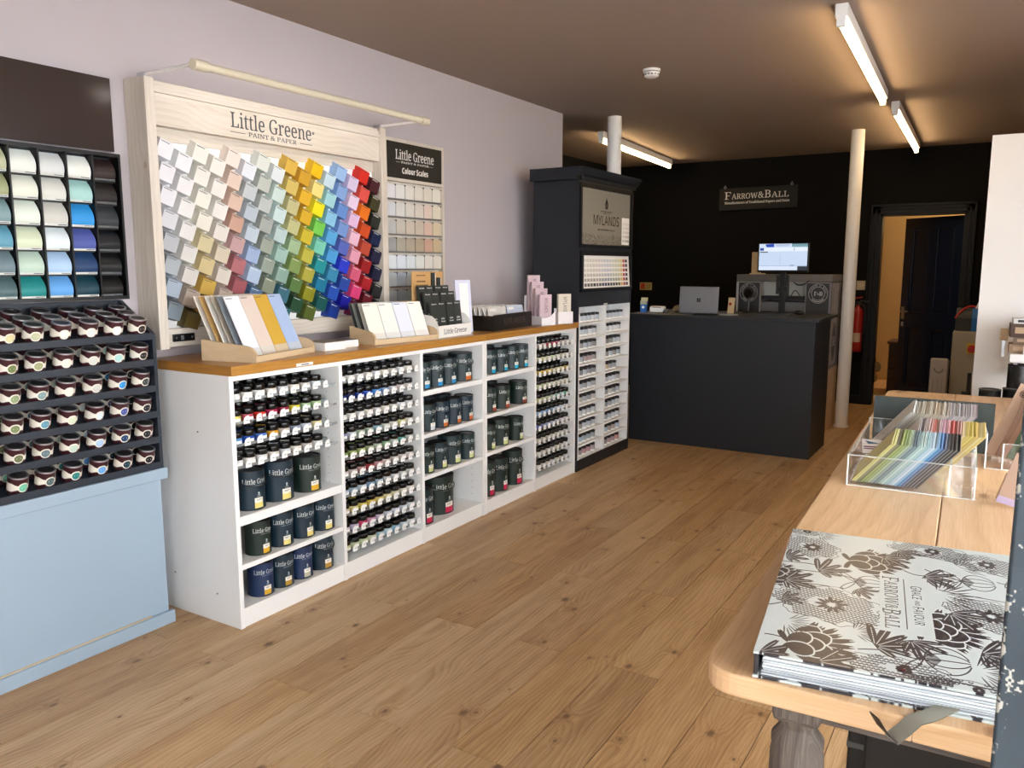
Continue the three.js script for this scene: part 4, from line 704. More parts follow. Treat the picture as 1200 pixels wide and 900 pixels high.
{
  const t = thing('monitor', 'lit computer monitor on a black stand at the counter', 'monitor', [-1.66, CT, -7.12], D(-3));
  obj('stand_base', B(-0.1, 0.1, 0, 0.012, -0.08, 0.08, 0.004), M.blackPlastic, t);
  obj('stand_column', [B(-0.025, 0.025, 0.012, 0.42, -0.04, -0.01, 0.004), B(-0.05, -0.03, 0.17, 0.33, -0.03, 0.0, 0.004), B(0.035, 0.055, 0.15, 0.33, -0.03, 0.0, 0.004), B(-0.05, 0.055, 0.2, 0.23, -0.03, -0.005)], M.blackPlastic, t);
  const h = obj('housing', B(-0.215, 0.215, 0.355, 0.6, -0.025, 0.008, 0.004), M.blackPlastic, t);
  mesh('screen', plain(new THREE.PlaneGeometry(0.405, 0.222).translate(0, 0.484, 0.0095)), mat('#050608', 0.2, {
    emissive: new THREE.Color('#ffffff'), emissiveIntensity: 0.85, emissiveMap: canvasTex(720, 400, (c, w, hh) => {
      c.fillStyle = '#b9c8de'; c.fillRect(0, 0, w, hh); c.fillStyle = '#c3cfe2'; c.fillRect(0, 0, w, 50);
      c.fillStyle = '#2346a8'; c.beginPath(); c.moveTo(90, 8); c.lineTo(220, 0); c.lineTo(225, 50); c.lineTo(110, 50); c.fill(); c.fillStyle = '#7f97bd'; c.fillRect(235, 12, 230, 9); c.fillRect(255, 28, 190, 8);
      c.fillStyle = '#3f6a78'; c.fillRect(490, 0, 230, 50); c.fillStyle = '#8fb3b8'; for (let i = 0; i < 9; i++) { c.beginPath(); c.moveTo(490 + i * 26, 50); c.lineTo(520 + i * 26, 6); c.lineTo(532 + i * 26, 6); c.lineTo(505 + i * 26, 50); c.fill(); }
      c.fillStyle = '#d3ddec'; c.fillRect(0, 56, w, 60); c.fillStyle = '#274b94'; c.fillRect(10, 62, 60, 40); c.fillStyle = '#3a4254'; c.fillRect(12, 116, 120, 16); c.fillStyle = '#4d576b'; c.fillRect(520, 66, 8, 38);
      c.fillStyle = '#aebfd8'; for (let i = 0; i < 5; i++) c.fillRect(12, 160 + i * 30, 300, 3); c.fillStyle = '#8494b0'; c.fillRect(318, 165, 4, 140); c.fillStyle = '#8193b3'; c.fillRect(0, 330, w, 5);
      c.fillStyle = '#c9d3e6'; c.fillRect(0, 340, 580, 60); c.fillStyle = '#2b303a'; c.fillRect(580, 340, 140, 60); c.fillStyle = '#4a5872'; c.fillRect(470, 322, 60, 8);
    }),
  }), h);
}
{
  const t = thing('card_terminal', 'white card payment terminal lying on the counter', 'card terminal', [-2.64, CT, -6.8], D(8));
  obj('case', B(-0.075, 0.055, 0.002, 0.055, -0.05, 0.04, 0.012), M.white, t); obj('paper_slot', B(-0.05, 0.03, 0.044, 0.05, 0.0398, 0.0412), M.printDark, t);
  obj('keypad', B(0.03, 0.088, 0, 0.03, -0.045, 0.038, 0.01), mat('#3c4048', 0.4), t);
}
for (const [x, z, h, label, top] of [[-2.8, -6.86, 0.125, 'taller blue and cream carton at the counter end', '#cfc59c'], [-2.775, -6.78, 0.1, 'shorter bright blue carton at the counter end', '#b9b79a']]) {
  const t = thing('carton', label, 'carton', [x, CT, z], D(10));
  obj('box', B(-0.026, 0.026, 0, h, -0.02, 0.02, 0.001), mat('#2f6fc2', 0.5), t); obj('top_band', B(-0.0265, 0.0265, h - 0.03, h + 0.0005, -0.0205, 0.0205), paint(top), t); obj('pale_motif', C(0.012, 0.012, 0.001, 14).rotateX(Math.PI / 2).translate(0, h * 0.45, 0.0203), M.paper, t);
}
{ const t = thing('red_bundle', 'dull red coiled strap behind the blue cartons', 'strap', [-2.74, CT, -6.96]); obj('coil', [new THREE.TorusGeometry(0.045, 0.014, 8, 20).rotateX(Math.PI / 2).translate(0, 0.014, 0), new THREE.TorusGeometry(0.04, 0.013, 8, 20).rotateX(Math.PI / 2).translate(0.006, 0.04, 0)], mat('#5c1c17', 0.8), t); }
{ const t = thing('note_card', 'cream card with red mark propped behind the laptop', 'card', [-2.05, CT, -6.95], D(-10)); obj('card', B(-0.03, 0.03, 0, 0.14, -0.02, -0.016).rotateX(D(-8)), mat('#cdb58c', 0.7), t); obj('red_mark', C(0.014, 0.014, 0.001, 10).rotateX(Math.PI / 2).translate(-0.01, 0.085, -0.0155).rotateX(D(-8)), mat('#a8261c', 0.6), t); }
{ const t = thing('paper_bag', 'beige crumpled paper bag left of the laptop', 'paper bag', [-2.5, CT, -6.93]); const g = new THREE.SphereGeometry(0.05, 14, 10), p = g.attributes.position; for (let i = 0; i < p.count; i++) { const k = 0.8 + 0.4 * H(Math.round(p.getX(i) * 300), Math.round(p.getY(i) * 300), Math.round(p.getZ(i) * 300)); p.setXYZ(i, p.getX(i) * k * 1.2, Math.max(-0.03, p.getY(i) * k * 0.7), p.getZ(i) * k); } g.computeVertexNormals(); obj('bag', g.translate(0, 0.03, 0), mat('#a5916c', 0.85), t); }
{ const t = thing('pen_tray', 'thin black pen tray in front of the laptop', 'tray', [-2.15, CT, -6.62], D(3)); obj('tray', [B(-0.1, 0.1, 0, 0.006, -0.03, 0.03, 0.002), B(-0.1, 0.1, 0.006, 0.014, 0.024, 0.03, 0.002)], M.blackPlastic, t); obj('pen', rod([-0.08, 0.011, 0], [0.07, 0.011, 0.01], 0.004), mat('#20242c', 0.4), t); }
{ const t = thing('notepad', 'flat grey notepad right of the laptop', 'notepad', [-1.98, CT, -6.72], D(-6)); obj('pages', B(-0.07, 0.05, 0, 0.012, -0.05, 0.05, 0.001), mat('#8a8a86', 0.7), t); }
{
  const t = thing('desk_device', 'small black round desk device on a stem before the left emblem', 'desk device', [-1.945, CT, -7.15], D(-20));
  obj('base', lathe([[0, 0.012], [0.045, 0.01], [0.055, 0], [0, 0]], 24), M.blackPlastic, t); obj('stem', rod([0, 0.01, 0], [0, 0.13, 0], 0.01), M.blackPlastic, t);
  obj('head', [C(0.04, 0.04, 0.03, 24).rotateX(Math.PI / 2).translate(0, 0.17, 0), new THREE.TorusGeometry(0.04, 0.006, 8, 24).translate(0, 0.17, 0)], M.blackPlastic, t); obj('top_nub', rod([0, 0.22, 0], [0, 0.25, 0], 0.012), M.blackPlastic, t);
}
{ const t = thing('mouse', 'black computer mouse beside the right emblem', 'mouse', [-1.5, CT, -7.1]); obj('shell', new THREE.SphereGeometry(0.035, 16, 10).scale(1.2, 0.6, 0.9).translate(0, 0.018, 0), M.blackPlastic, t); }
{ const t = thing('keyboard', 'low grey keyboard under the monitor', 'keyboard', [-1.7, CT, -6.95], D(-3)); obj('case', B(-0.16, 0.16, 0, 0.012, -0.055, 0.055, 0.004), mat('#3d4146', 0.5), t); for (let r = 0; r < 4; r++) obj('key_row', B(-0.15, 0.15, 0.012, 0.016, -0.045 + r * 0.024, -0.026 + r * 0.024, 0.002), mat('#23262b', 0.5), t); }

// ------------------------------------------------------------------ tinting machine behind the counter
{
  const zf = -7.75, xl = -2.228, xr = -1.366, t = thing('tinting_machine', 'paint tinting machine with two round emblem panels behind the counter', 'tinting machine', [0, 0, 0]);
  const grey = mat('#6b6864', 0.5), lightG = mat('#b4b1ab', 0.5), emblem = (f) => mat('#ffffff', 0.45, { map: canvasTex(512, 832, (c, w, h) => {
    c.fillStyle = '#2f3033'; c.fillRect(0, 0, w, h); c.save(); c.translate(w / 2, h * 0.26); c.strokeStyle = c.fillStyle = '#c9c9c6'; c.textAlign = 'center'; c.textBaseline = 'middle';
    c.lineWidth = 8; for (const r of [200, 138]) { c.beginPath(); c.arc(0, 0, r, 0, 7); c.stroke(); }
    c.font = 'bold 118px serif'; c.fillText('F', -56, 4); c.fillText('B', 58, 4); c.font = 'bold 60px serif'; c.fillText('&', 2, 12);
    c.font = 'bold 40px serif'; const s = 'FARROW & BALL'; for (let i = 0; i < s.length; i++) { c.save(); c.rotate((i - (s.length - 1) / 2) * 0.235); c.fillText(s[i], 0, -169); c.restore(); }
    for (let i = 0; i < 11; i++) { c.save(); c.rotate(Math.PI + (i - 5) * 0.15); c.fillRect(-9, -180, 18, 22); c.restore(); }
    c.restore();
  }) });
  obj('side_panel', B(xr - 0.02, xr, 0.58, 1.375, zf - 0.5, zf), mat('#77757a', 0.5), t);
  // wood-grain print on the flank
  const pr = mesh('printed_flank', plain(new THREE.PlaneGeometry(0.34, 0.75).rotateY(Math.PI / 2).translate(xr + 0.0008, 0.99, zf - 0.2)), mat('#ffffff', 0.5, { map: canvasTex(340, 750, (c, w, h) => {
    c.fillStyle = '#a5a3a8'; c.fillRect(0, 0, w, h); c.strokeStyle = '#3d3b42'; c.lineWidth = 7;
    for (let k = 0; k < 5; k++) { c.beginPath(); for (let y = -40; y < h + 60; y += 6) { const x = 24 + k * 60 + 22 * Math.sin(y * 0.026 + k * 1.3) + 10 * Math.sin(y * 0.071 + k); y < 0 ? c.moveTo(x, y) : c.lineTo(x, y); } c.stroke(); }
    c.strokeStyle = '#35333a'; for (let k = 0; k < 6; k++) { c.lineWidth = 8; c.beginPath(); c.moveTo(20, 90 + k * 48); c.quadraticCurveTo(60, 10 + k * 48, 100, 90 + k * 48); c.stroke(); }
    c.fillStyle = '#2b2d40'; c.beginPath(); c.ellipse(190, 540, 105, 180, 0, 0, 7); c.fill(); c.strokeStyle = '#b9b8c2'; c.lineWidth = 6; c.beginPath(); c.ellipse(190, 540, 90, 162, 0, 0, 7); c.stroke(); c.fillStyle = '#c2c2cc'; c.font = 'bold 120px serif'; c.textAlign = 'center'; c.fillText('F&B', 190, 580, 150);
  }) }), t);
  obj('side_panel', B(xl, xl + 0.02, 0.58, 1.375, zf - 0.5, zf), lightG, t);
  obj('back_panel', B(xl + 0.02, xr - 0.02, 0.58, 1.375, zf - 0.5, zf - 0.48), lightG, t);
  obj('hood', [B(xl, xr + 0.004, 1.378, 1.444, zf - 0.5, zf + 0.004, 0.004)], grey, t);
  for (const [a, b] of [[xl + 0.005, xl + 0.225], [xr - 0.228, xr - 0.005]]) {
    const f = obj('front_cupboard', B(a, b, 0.58, 1.375, zf - 0.44, zf - 0.006, 0.003), lightG, t);
    mesh('emblem_panel', plain(new THREE.PlaneGeometry(b - a - 0.012, 0.36).translate((a + b) / 2, 1.188, zf - 0.005)), emblem(), f);
  }
  obj('dispensing_bay', [B(xl + 0.225, xr - 0.228, 0.58, 1.1, zf - 0.4, zf - 0.05), B(xl + 0.225, xr - 0.228, 1.21, 1.245, zf - 0.2, zf - 0.04)], mat('#1b1b1d', 0.5), t);
  obj('inner_panel', B(xl + 0.225, xr - 0.228, 1.245, 1.375, zf - 0.3, zf - 0.16), mat('#bdb9ae', 0.5), t);
  obj('can_table', B(xl + 0.225, xr - 0.228, 1.1, 1.19, zf - 0.24, zf - 0.06, 0.004), mat('#6c6d6e', 0.5), t);
  obj('base_cupboard', B(xl, xr, 0.0, 0.58, zf - 0.5, zf + 0.0), M.plyy, t);
  obj('feed_hoses', [tube([[-1.7, 1.375, zf], [-1.66, 1.35, zf + 0.02], [-1.6, 1.36, zf + 0.02], [-1.56, 1.4, zf + 0.01]], 0.004), tube([[-1.72, 1.25, zf + 0.0], [-1.68, 1.3, zf + 0.02], [-1.63, 1.24, zf + 0.01], [-1.6, 1.2, zf + 0.01]], 0.004)], M.blackPlastic, t);
  const p = thing('upright_card', 'cream card standing on the tinting machine behind the monitor', 'card', [-2.075, 1.4445, zf - 0.1]);
  obj('card', B(-0.045, 0.045, 0, 0.21, -0.012, 0, 0.001), mat('#c4b08e', 0.7), p); obj('foot', B(-0.045, 0.09, 0, 0.012, 0, 0.06, 0.002), mat('#c9b998', 0.7), p);
}

// ------------------------------------------------------------------ back wall
{
  const t = thing('shop_sign', 'black hanging sign with pale serif capitals on the back wall', 'sign', [-2.555, 2.3, ZB + 0.012], 0); t.rotation.z = D(0.6);
  const b = obj('board', B(-0.445, 0.445, -0.125, 0.125, -0.011, 0.008, 0.002), mat('#0c0d0e', 0.7), t);
  const cap = (s, w, h, f) => letters(s, f, w, 0.002, h);
  obj('lettering', [cap('F', 0.072, 0.084, 'serif_regular').translate(-0.345, 0.042, 0.008), cap('ARROW', 0.3, 0.062, 'serif_regular').translate(-0.148, 0.031, 0.008), cap('&', 0.066, 0.07, 'serif_regular').translate(0.042, 0.035, 0.008), cap('B', 0.068, 0.084, 'serif_regular').translate(0.115, 0.042, 0.008), cap('ALL', 0.19, 0.062, 'serif_regular').translate(0.255, 0.031, 0.008), cap('Manufacturers of Traditional Papers and Paint', 0.74, 0.038, 'serif_bold').translate(-0.01, -0.045, 0.008)], mat('#e6e6e0', 0.5), b);
  for (const x of [-0.38, 0.38]) obj('hanging_eye', [new THREE.TorusGeometry(0.012, 0.003, 8, 14).translate(x, 0.138, 0), rod([x, 0.15, 0], [x, 0.165, -0.008], 0.003)], M.steel, t);
}
{ const t = thing('fire_notice', 'small red and yellow fire action notice on the dark back wall', 'notice', [-3.905, 1.273, ZB + 0.001]); const b = obj('plate', B(-0.08, 0.08, -0.047, 0.047, 0, 0.004), mat('#a89a5a', 0.6), t); obj('red_field', B(-0.068, -0.012, -0.036, 0.036, 0.004, 0.0046), mat('#a8341c', 0.6), b); obj('text_lines', [0, 1, 2, 3].map((i) => B(-0.003, 0.066, 0.022 - i * 0.017, 0.03 - i * 0.017, 0.004, 0.0046)), mat('#8a5a2a', 0.6), b); }
{ const t = thing('light_switch', 'beige triple light switch on the wall by the doorway', 'light switch', [-1.392, 1.314, ZB + 0.001]); obj('plate', B(-0.046, 0.046, -0.05, 0.05, 0, 0.009, 0.003), mat('#b8ae93', 0.5), t); for (let i = 0; i < 3; i++) obj('rocker', B(-0.03 + i * 0.022, -0.014 + i * 0.022, -0.02, 0.02, 0.009, 0.013, 0.002), mat('#c7bea6', 0.45), t); }
{
  const t = thing('fire_extinguisher', 'red fire extinguisher on the dark wall behind the column', 'fire extinguisher', [-1.395, 0.59, ZB + 0.075]), red = mat('#9c1712', 0.3);
  obj('cylinder', lathe([[0, 0], [0.052, 0], [0.056, 0.02], [0.056, 0.43], [0.048, 0.465], [0.02, 0.49], [0.02, 0.51], [0, 0.51]], 28), red, t);
  const lb = obj('label', new THREE.CylinderGeometry(0.0565, 0.0565, 0.1, 16, 1, true, D(-50), D(100)).translate(0, 0.16, 0), mat('#c9b9a5', 0.6), t);
  obj('valve', [B(-0.018, 0.018, 0.51, 0.55, -0.02, 0.02, 0.004), B(-0.02, 0.075, 0.552, 0.566, -0.01, 0.01, 0.003).rotateZ(D(-4))], mat('#232325', 0.4), t);
  obj('lever', B(-0.02, 0.085, 0.585, 0.6, -0.01, 0.01, 0.003).rotateZ(D(10)).translate(0.06, 0, 0), red, t);
  obj('hose', tube([[0.02, 0.53, 0], [0.06, 0.5, 0.01], [0.072, 0.35, 0.01], [0.07, 0.2, 0.01]], 0.009), M.blackPlastic, t);
  obj('bracket', B(-0.03, 0.03, 0.3, 0.36, -0.075, -0.05), M.darkMetal, t);
}
// back room: lean-to of timber and a dark crate
{ const t = thing('crate', 'dark wooden crate just inside the back room', 'crate', [-0.93, 0, -10.8]); const w = mat('#3a2415', 0.7); for (let i = 0; i < 4; i++) obj('slat', B(-0.25, 0.3, 0.04 + i * 0.14, 0.16 + i * 0.14, 0.2, 0.22), w, t); obj('body', B(-0.25, 0.3, 0, 0.6, -0.2, 0.2), w, t); obj('lid', B(-0.27, 0.32, 0.6, 0.63, -0.22, 0.23), mat('#4a2d1a', 0.6), t); }
{ const t = thing('folded_bags', 'pale paper sacks slumped on the back room floor', 'sacks', [-1.52, 0, -10.5]); for (let i = 0; i < 3; i++) obj('sack', new RoundedBoxGeometry(0.34, 0.13, 0.3, 3, 0.05).rotateY(i * 0.5).translate(i * 0.03, 0.066 + i * 0.12, -0.1), mat('#a8946c', 0.85), t); }
{ const t = thing('wall_box', 'small dark box on the amber back room wall', 'wall box', [-1.62, 1.1, -11.849]); obj('case', B(-0.06, 0.06, -0.1, 0.1, 0, 0.06, 0.006), mat('#241a14', 0.5), t); obj('cord', tube([[0, -0.1, 0.03], [0.05, -0.3, 0.03], [0.1, -0.6, 0.05], [0.16, -0.9, 0.06]], 0.012), mat('#3a2415', 0.6), t); }

// ------------------------------------------------------------------ far right: heater, mixer, shelf of boxes and tins
{
  const t = thing('oil_heater', 'white oil-filled radiator standing by the dark door', 'heater', [-0.462, 0, -7.75]), m = mat('#a8a49b', 0.45);
  for (let i = 0; i < 5; i++) obj('fin', B(-0.066 + i * 0.0265, -0.046 + i * 0.0265, 0.1, 0.7, -0.3, 0.0, 0.009), m, t);
  const e = obj('end_cover', B(-0.068, 0.068, 0.09, 0.745, 0.0, 0.035, 0.016), m, t);
  for (let i = 0; i < 3; i++) obj('groove', B(-0.04 + i * 0.034, -0.034 + i * 0.034, 0.15, 0.58, 0.0345, 0.0365), mat('#8f8c85', 0.5), e);
  obj('dial', new THREE.TorusGeometry(0.032, 0.005, 8, 20, Math.PI * 1.1).rotateZ(Math.PI * 0.95).translate(0, 0.655, 0.036), mat('#77746d', 0.5), e);
  obj('foot', [B(-0.068, 0.068, 0.03, 0.06, -0.02, 0.02, 0.004), B(-0.068, 0.068, 0.03, 0.06, -0.27, -0.23, 0.004)], m, t); obj('castor', [-0.058, 0.058].flatMap((x) => [0, -0.25].map((z) => C(0.02, 0.02, 0.018, 14).rotateZ(Math.PI / 2).translate(x, 0.02, z))), M.blackPlastic, t); obj('support', B(-0.04, 0.04, 0.06, 0.1, -0.28, 0.03), m, t);
}
{
  const t = thing('paint_shaker', 'beige paint shaker cabinet with red and yellow stop switch', 'paint shaker', [-0.03, 0, -8.2]);
  obj('cabinet', B(-0.36, 0.3, 0.03, 0.965, -0.25, 0.25, 0.012), mat('#a5a08c', 0.5), t); obj('plinth', B(-0.34, 0.28, 0, 0.03, -0.23, 0.23), M.blackPlastic, t);
  const s = obj('switch_plate', B(-0.245, -0.165, 0.775, 0.865, 0.25, 0.262, 0.003), mat('#c8a91f', 0.5), t); obj('rotary_switch', [C(0.033, 0.033, 0.02, 20).rotateX(Math.PI / 2).translate(-0.205, 0.82, 0.272), B(-0.235, -0.175, 0.812, 0.828, 0.282, 0.297, 0.003)], mat('#c0211b', 0.4), s);
}
{
  const t = thing('tool_bag', 'dark grey and blue tool bag with red strap on the shaker', 'bag', [-0.24, 0.9655, -8.12]);
  const half = (x0, x1, r) => new THREE.CylinderGeometry(r, r, x1 - x0, 24, 1, false, 0, Math.PI).rotateZ(Math.PI / 2).translate((x0 + x1) / 2, 0, 0).rotateX(0);
  const dome = (a, b, m, n) => { const s = new THREE.Shape(); s.moveTo(-0.13, 0); s.lineTo(0.13, 0); s.lineTo(0.13, 0.1); s.quadraticCurveTo(0.1, 0.17, 0, 0.18); s.quadraticCurveTo(-0.1, 0.17, -0.13, 0.1); return obj(n, new THREE.ExtrudeGeometry(s, { depth: b - a, bevelEnabled: true, bevelSize: 0.008, bevelThickness: 0.008, bevelSegments: 2, curveSegments: 8 }).rotateY(Math.PI / 2).translate(a, 0.008, 0), m, t); };
  dome(-0.13, -0.02, mat('#3a3d42', 0.7), 'grey_end'); dome(-0.012, 0.1, mat('#1f6fc0', 0.6), 'blue_side');
  obj('strap', tube([[-0.14, 0.11, 0.13], [-0.1, 0.17, 0.1], [-0.04, 0.21, 0.04], [0.02, 0.2, 0.0]], 0.009), mat('#b3201b', 0.6), t);
  obj('white_cone', new THREE.ConeGeometry(0.045, 0.09, 4).rotateY(0.6).translate(0.035, 0.235, 0), mat('#c9cbd0', 0.5), t);
}
{ const t = thing('dark_tool', 'black upright clamp leaning beside the shaker', 'tool', [-0.235, 0, -7.85]); obj('post', B(-0.015, 0.015, 0, 0.62, -0.015, 0.015, 0.003), M.blackPlastic, t); obj('jaw', B(-0.05, 0.02, 0.4, 0.46, -0.02, 0.02, 0.006), M.blackPlastic, t); obj('foot', B(-0.08, 0.03, 0, 0.09, -0.05, 0.05, 0.01), M.blackPlastic, t); }
{
  const t = thing('wall_shelf', 'white shelf with brackets on the white partition', 'shelf', [0, 0, 0]);
  obj('board', B(0.03, 1.2, 1.0, 1.045, -5.6, -5.17, 0.003), M.white, t); obj('bracket', B(0.05, 0.07, 0.9, 1.0, -5.6, -5.3), M.white, t); obj('bracket', B(0.9, 0.92, 0.9, 1.0, -5.6, -5.3), M.white, t);
  const u = thing('low_bench', 'white low bench under the partition shelf', 'bench', [0, 0, 0]); obj('top', B(-0.13, 1.2, 0.66, 0.69, -5.595, -5.15, 0.003), M.white, u); obj('leg', B(-0.1, -0.06, 0, 0.66, -5.55, -5.5), M.white, u); obj('leg', B(1.1, 1.14, 0, 0.66, -5.55, -5.5), M.white, u); obj('leg', B(-0.1, -0.06, 0, 0.66, -5.24, -5.2), M.white, u); obj('leg', B(1.1, 1.14, 0, 0.66, -5.24, -5.2), M.white, u);
  const blackCan = (x, y, z, r, h, label) => { const k = thing('black_tin', label, 'paint tin', [x, y, z], 0, 'black tins by the partition'); obj('body', C(r, r, h - 0.01, 28).translate(0, h / 2, 0), mat('#16181a', 0.25), k); obj('rim', [lathe([[r, h - 0.008], [r + 0.003, h - 0.004], [r, h], [r - 0.008, h], [r - 0.01, h - 0.006], [0, h - 0.006]], 28)], mat('#2a2c2e', 0.3, { metalness: 0.5 }), k); };
  blackCan(-0.05, 0.6905, -5.25, 0.055, 0.145, 'black tin at the left end of the low bench'); blackCan(0.075, 0.6905, -5.27, 0.065, 0.155, 'black tin carrying another black tin'); blackCan(0.085, 0.846, -5.27, 0.06, 0.135, 'topmost black tin under the white shelf'); blackCan(-0.29, 0.0005, -5.35, 0.08, 0.62, 'tall black drum standing behind the table');
  for (const [x, y, z, w, h, d, c, label] of [[0.02 + 0.1, 1.0455, -5.3, 0.2, 0.05, 0.16, '#8b735c', 'brown carton lying lowest on the white shelf'], [0.13, 1.096, -5.32, 0.18, 0.035, 0.14, '#77604c', 'brown flat carton stacked in the middle'], [0.12, 1.1315, -5.32, 0.2, 0.075, 0.15, '#4a3328', 'dark brown carton near the top of the stack'], [0.13, 1.207, -5.32, 0.2, 0.028, 0.15, '#d3d5d6', 'white and black printed carton on top of the stack']]) {
    const k = thing('small_carton', label, 'carton', [x, y, z], rr(-0.06, 0.06), 'cartons on the partition shelf'); obj('box', B(-w / 2, w / 2, 0, h, -d / 2, d / 2, 0.001), paint(c), k); obj('label', B(-w / 2 + 0.02, -w / 2 + 0.09, h * 0.3, h * 0.75, d / 2, d / 2 + 0.0006), y > 1.2 ? M.printDark : paint('#b59a7c'), k);
  }
  const k = thing('blue_label_box', 'white box with blue label at the shelf edge', 'carton', [0.11, 1.0455, -5.195]); obj('box', B(-0.02, 0.1, 0, 0.045, -0.02, 0.02), M.white, k); obj('label', B(-0.015, 0.09, 0.016, 0.022, 0.02, 0.0206), mat('#3b3f8f', 0.5), k);
  const b = thing('paint_brush', 'pale wooden brush hanging at the shelf end', 'brush', [-0.005, 1.04, -5.4]); obj('handle', B(-0.02, 0.02, 0.06, 0.13, -0.01, 0.01, 0.006), M.plyy, b); obj('ferrule', B(-0.008, 0.008, -0.03, 0.06, -0.006, 0.006), M.steel, b);
  obj('peg', rod([0, 0.1, -0.2], [0, 0.1, 0.0], 0.004), M.steel, b);
}

// ------------------------------------------------------------------ farmhouse table
const TH = 0.84, TT = D(2.06), TO = new THREE.Vector3(-0.403, 0, -1.282);
const onTable = (x, y, z) => new THREE.Vector3(x, y, z).applyAxisAngle(new THREE.Vector3(0, 1, 0), TT).add(TO).toArray();
{
  const t = thing('farmhouse_table', 'long pine farmhouse table with weathered grey turned legs', 'table', TO.toArray(), TT), L = 3.6, W = 0.95;
  // three boards; the outer ones have rounded corners
  const bd = (x0, x1, ca, cb, off) => {
    const s = new THREE.Shape(), r = 0.06;
    s.moveTo(x0 + (ca ? r : 0), 0); s.lineTo(x1 - (cb ? r : 0), 0); if (cb) s.quadraticCurveTo(x1, 0, x1, r); s.lineTo(x1, L - (cb ? r : 0)); if (cb) s.quadraticCurveTo(x1, L, x1 - r, L); s.lineTo(x0 + (ca ? r : 0), L); if (ca) s.quadraticCurveTo(x0, L, x0, L - r); s.lineTo(x0, ca ? r : 0); if (ca) s.quadraticCurveTo(x0, 0, x0 + r, 0);
    obj('table_board', new THREE.ExtrudeGeometry(s, { depth: 0.03, bevelEnabled: true, bevelSize: 0.004, bevelThickness: 0.005, bevelSegments: 3, curveSegments: 8 }).rotateX(-Math.PI / 2).translate(0, TH - 0.035, 0), M.pinez, t, off);
  };
  bd(0.004, 0.3235, true, false, [0.2, 0.1]); bd(0.3325, 0.63, false, false, [0.9, 0.45]); bd(0.639, W - 0.004, false, true, [1.7, 0.78]);
  obj('apron', [B(0.12, W - 0.12, 0.735, TH - 0.041, -0.1, -0.125)], M.greyWoodx, t); obj('apron', B(0.12, W - 0.12, 0.7, TH - 0.041, -L + 0.1, -L + 0.125), M.greyWoodx, t);
  obj('apron', B(0.1, 0.125, 0.7, TH - 0.041, -0.15, -L + 0.15), M.greyWoodz, t); obj('apron', B(W - 0.125, W - 0.1, 0.7, TH - 0.041, -0.15, -L + 0.15), M.greyWoodz, t);
  const leg = merge([B(-0.041, 0.041, 0.728, TH - 0.041, -0.041, 0.041, 0.012), lathe([[0, 0], [0.026, 0], [0.03, 0.02], [0.034, 0.08], [0.024, 0.1], [0.026, 0.13], [0.036, 0.3], [0.045, 0.5], [0.047, 0.6], [0.046, 0.66], [0.043, 0.672], [0.045, 0.678], [0.045, 0.69], [0.036, 0.703], [0.031, 0.712], [0.031, 0.718], [0.038, 0.726], [0.04, 0.735]], 28)]);
  metric(leg, 'y', [0.3, 0.2]);
  for (const [x, z] of [[0.145, -0.118], [W - 0.145, -0.118], [0.145, -L + 0.118], [W - 0.145, -L + 0.118]]) { const o = mesh('leg', leg, M.greyWoody, t); o.position.set(x, 0, z); }
}
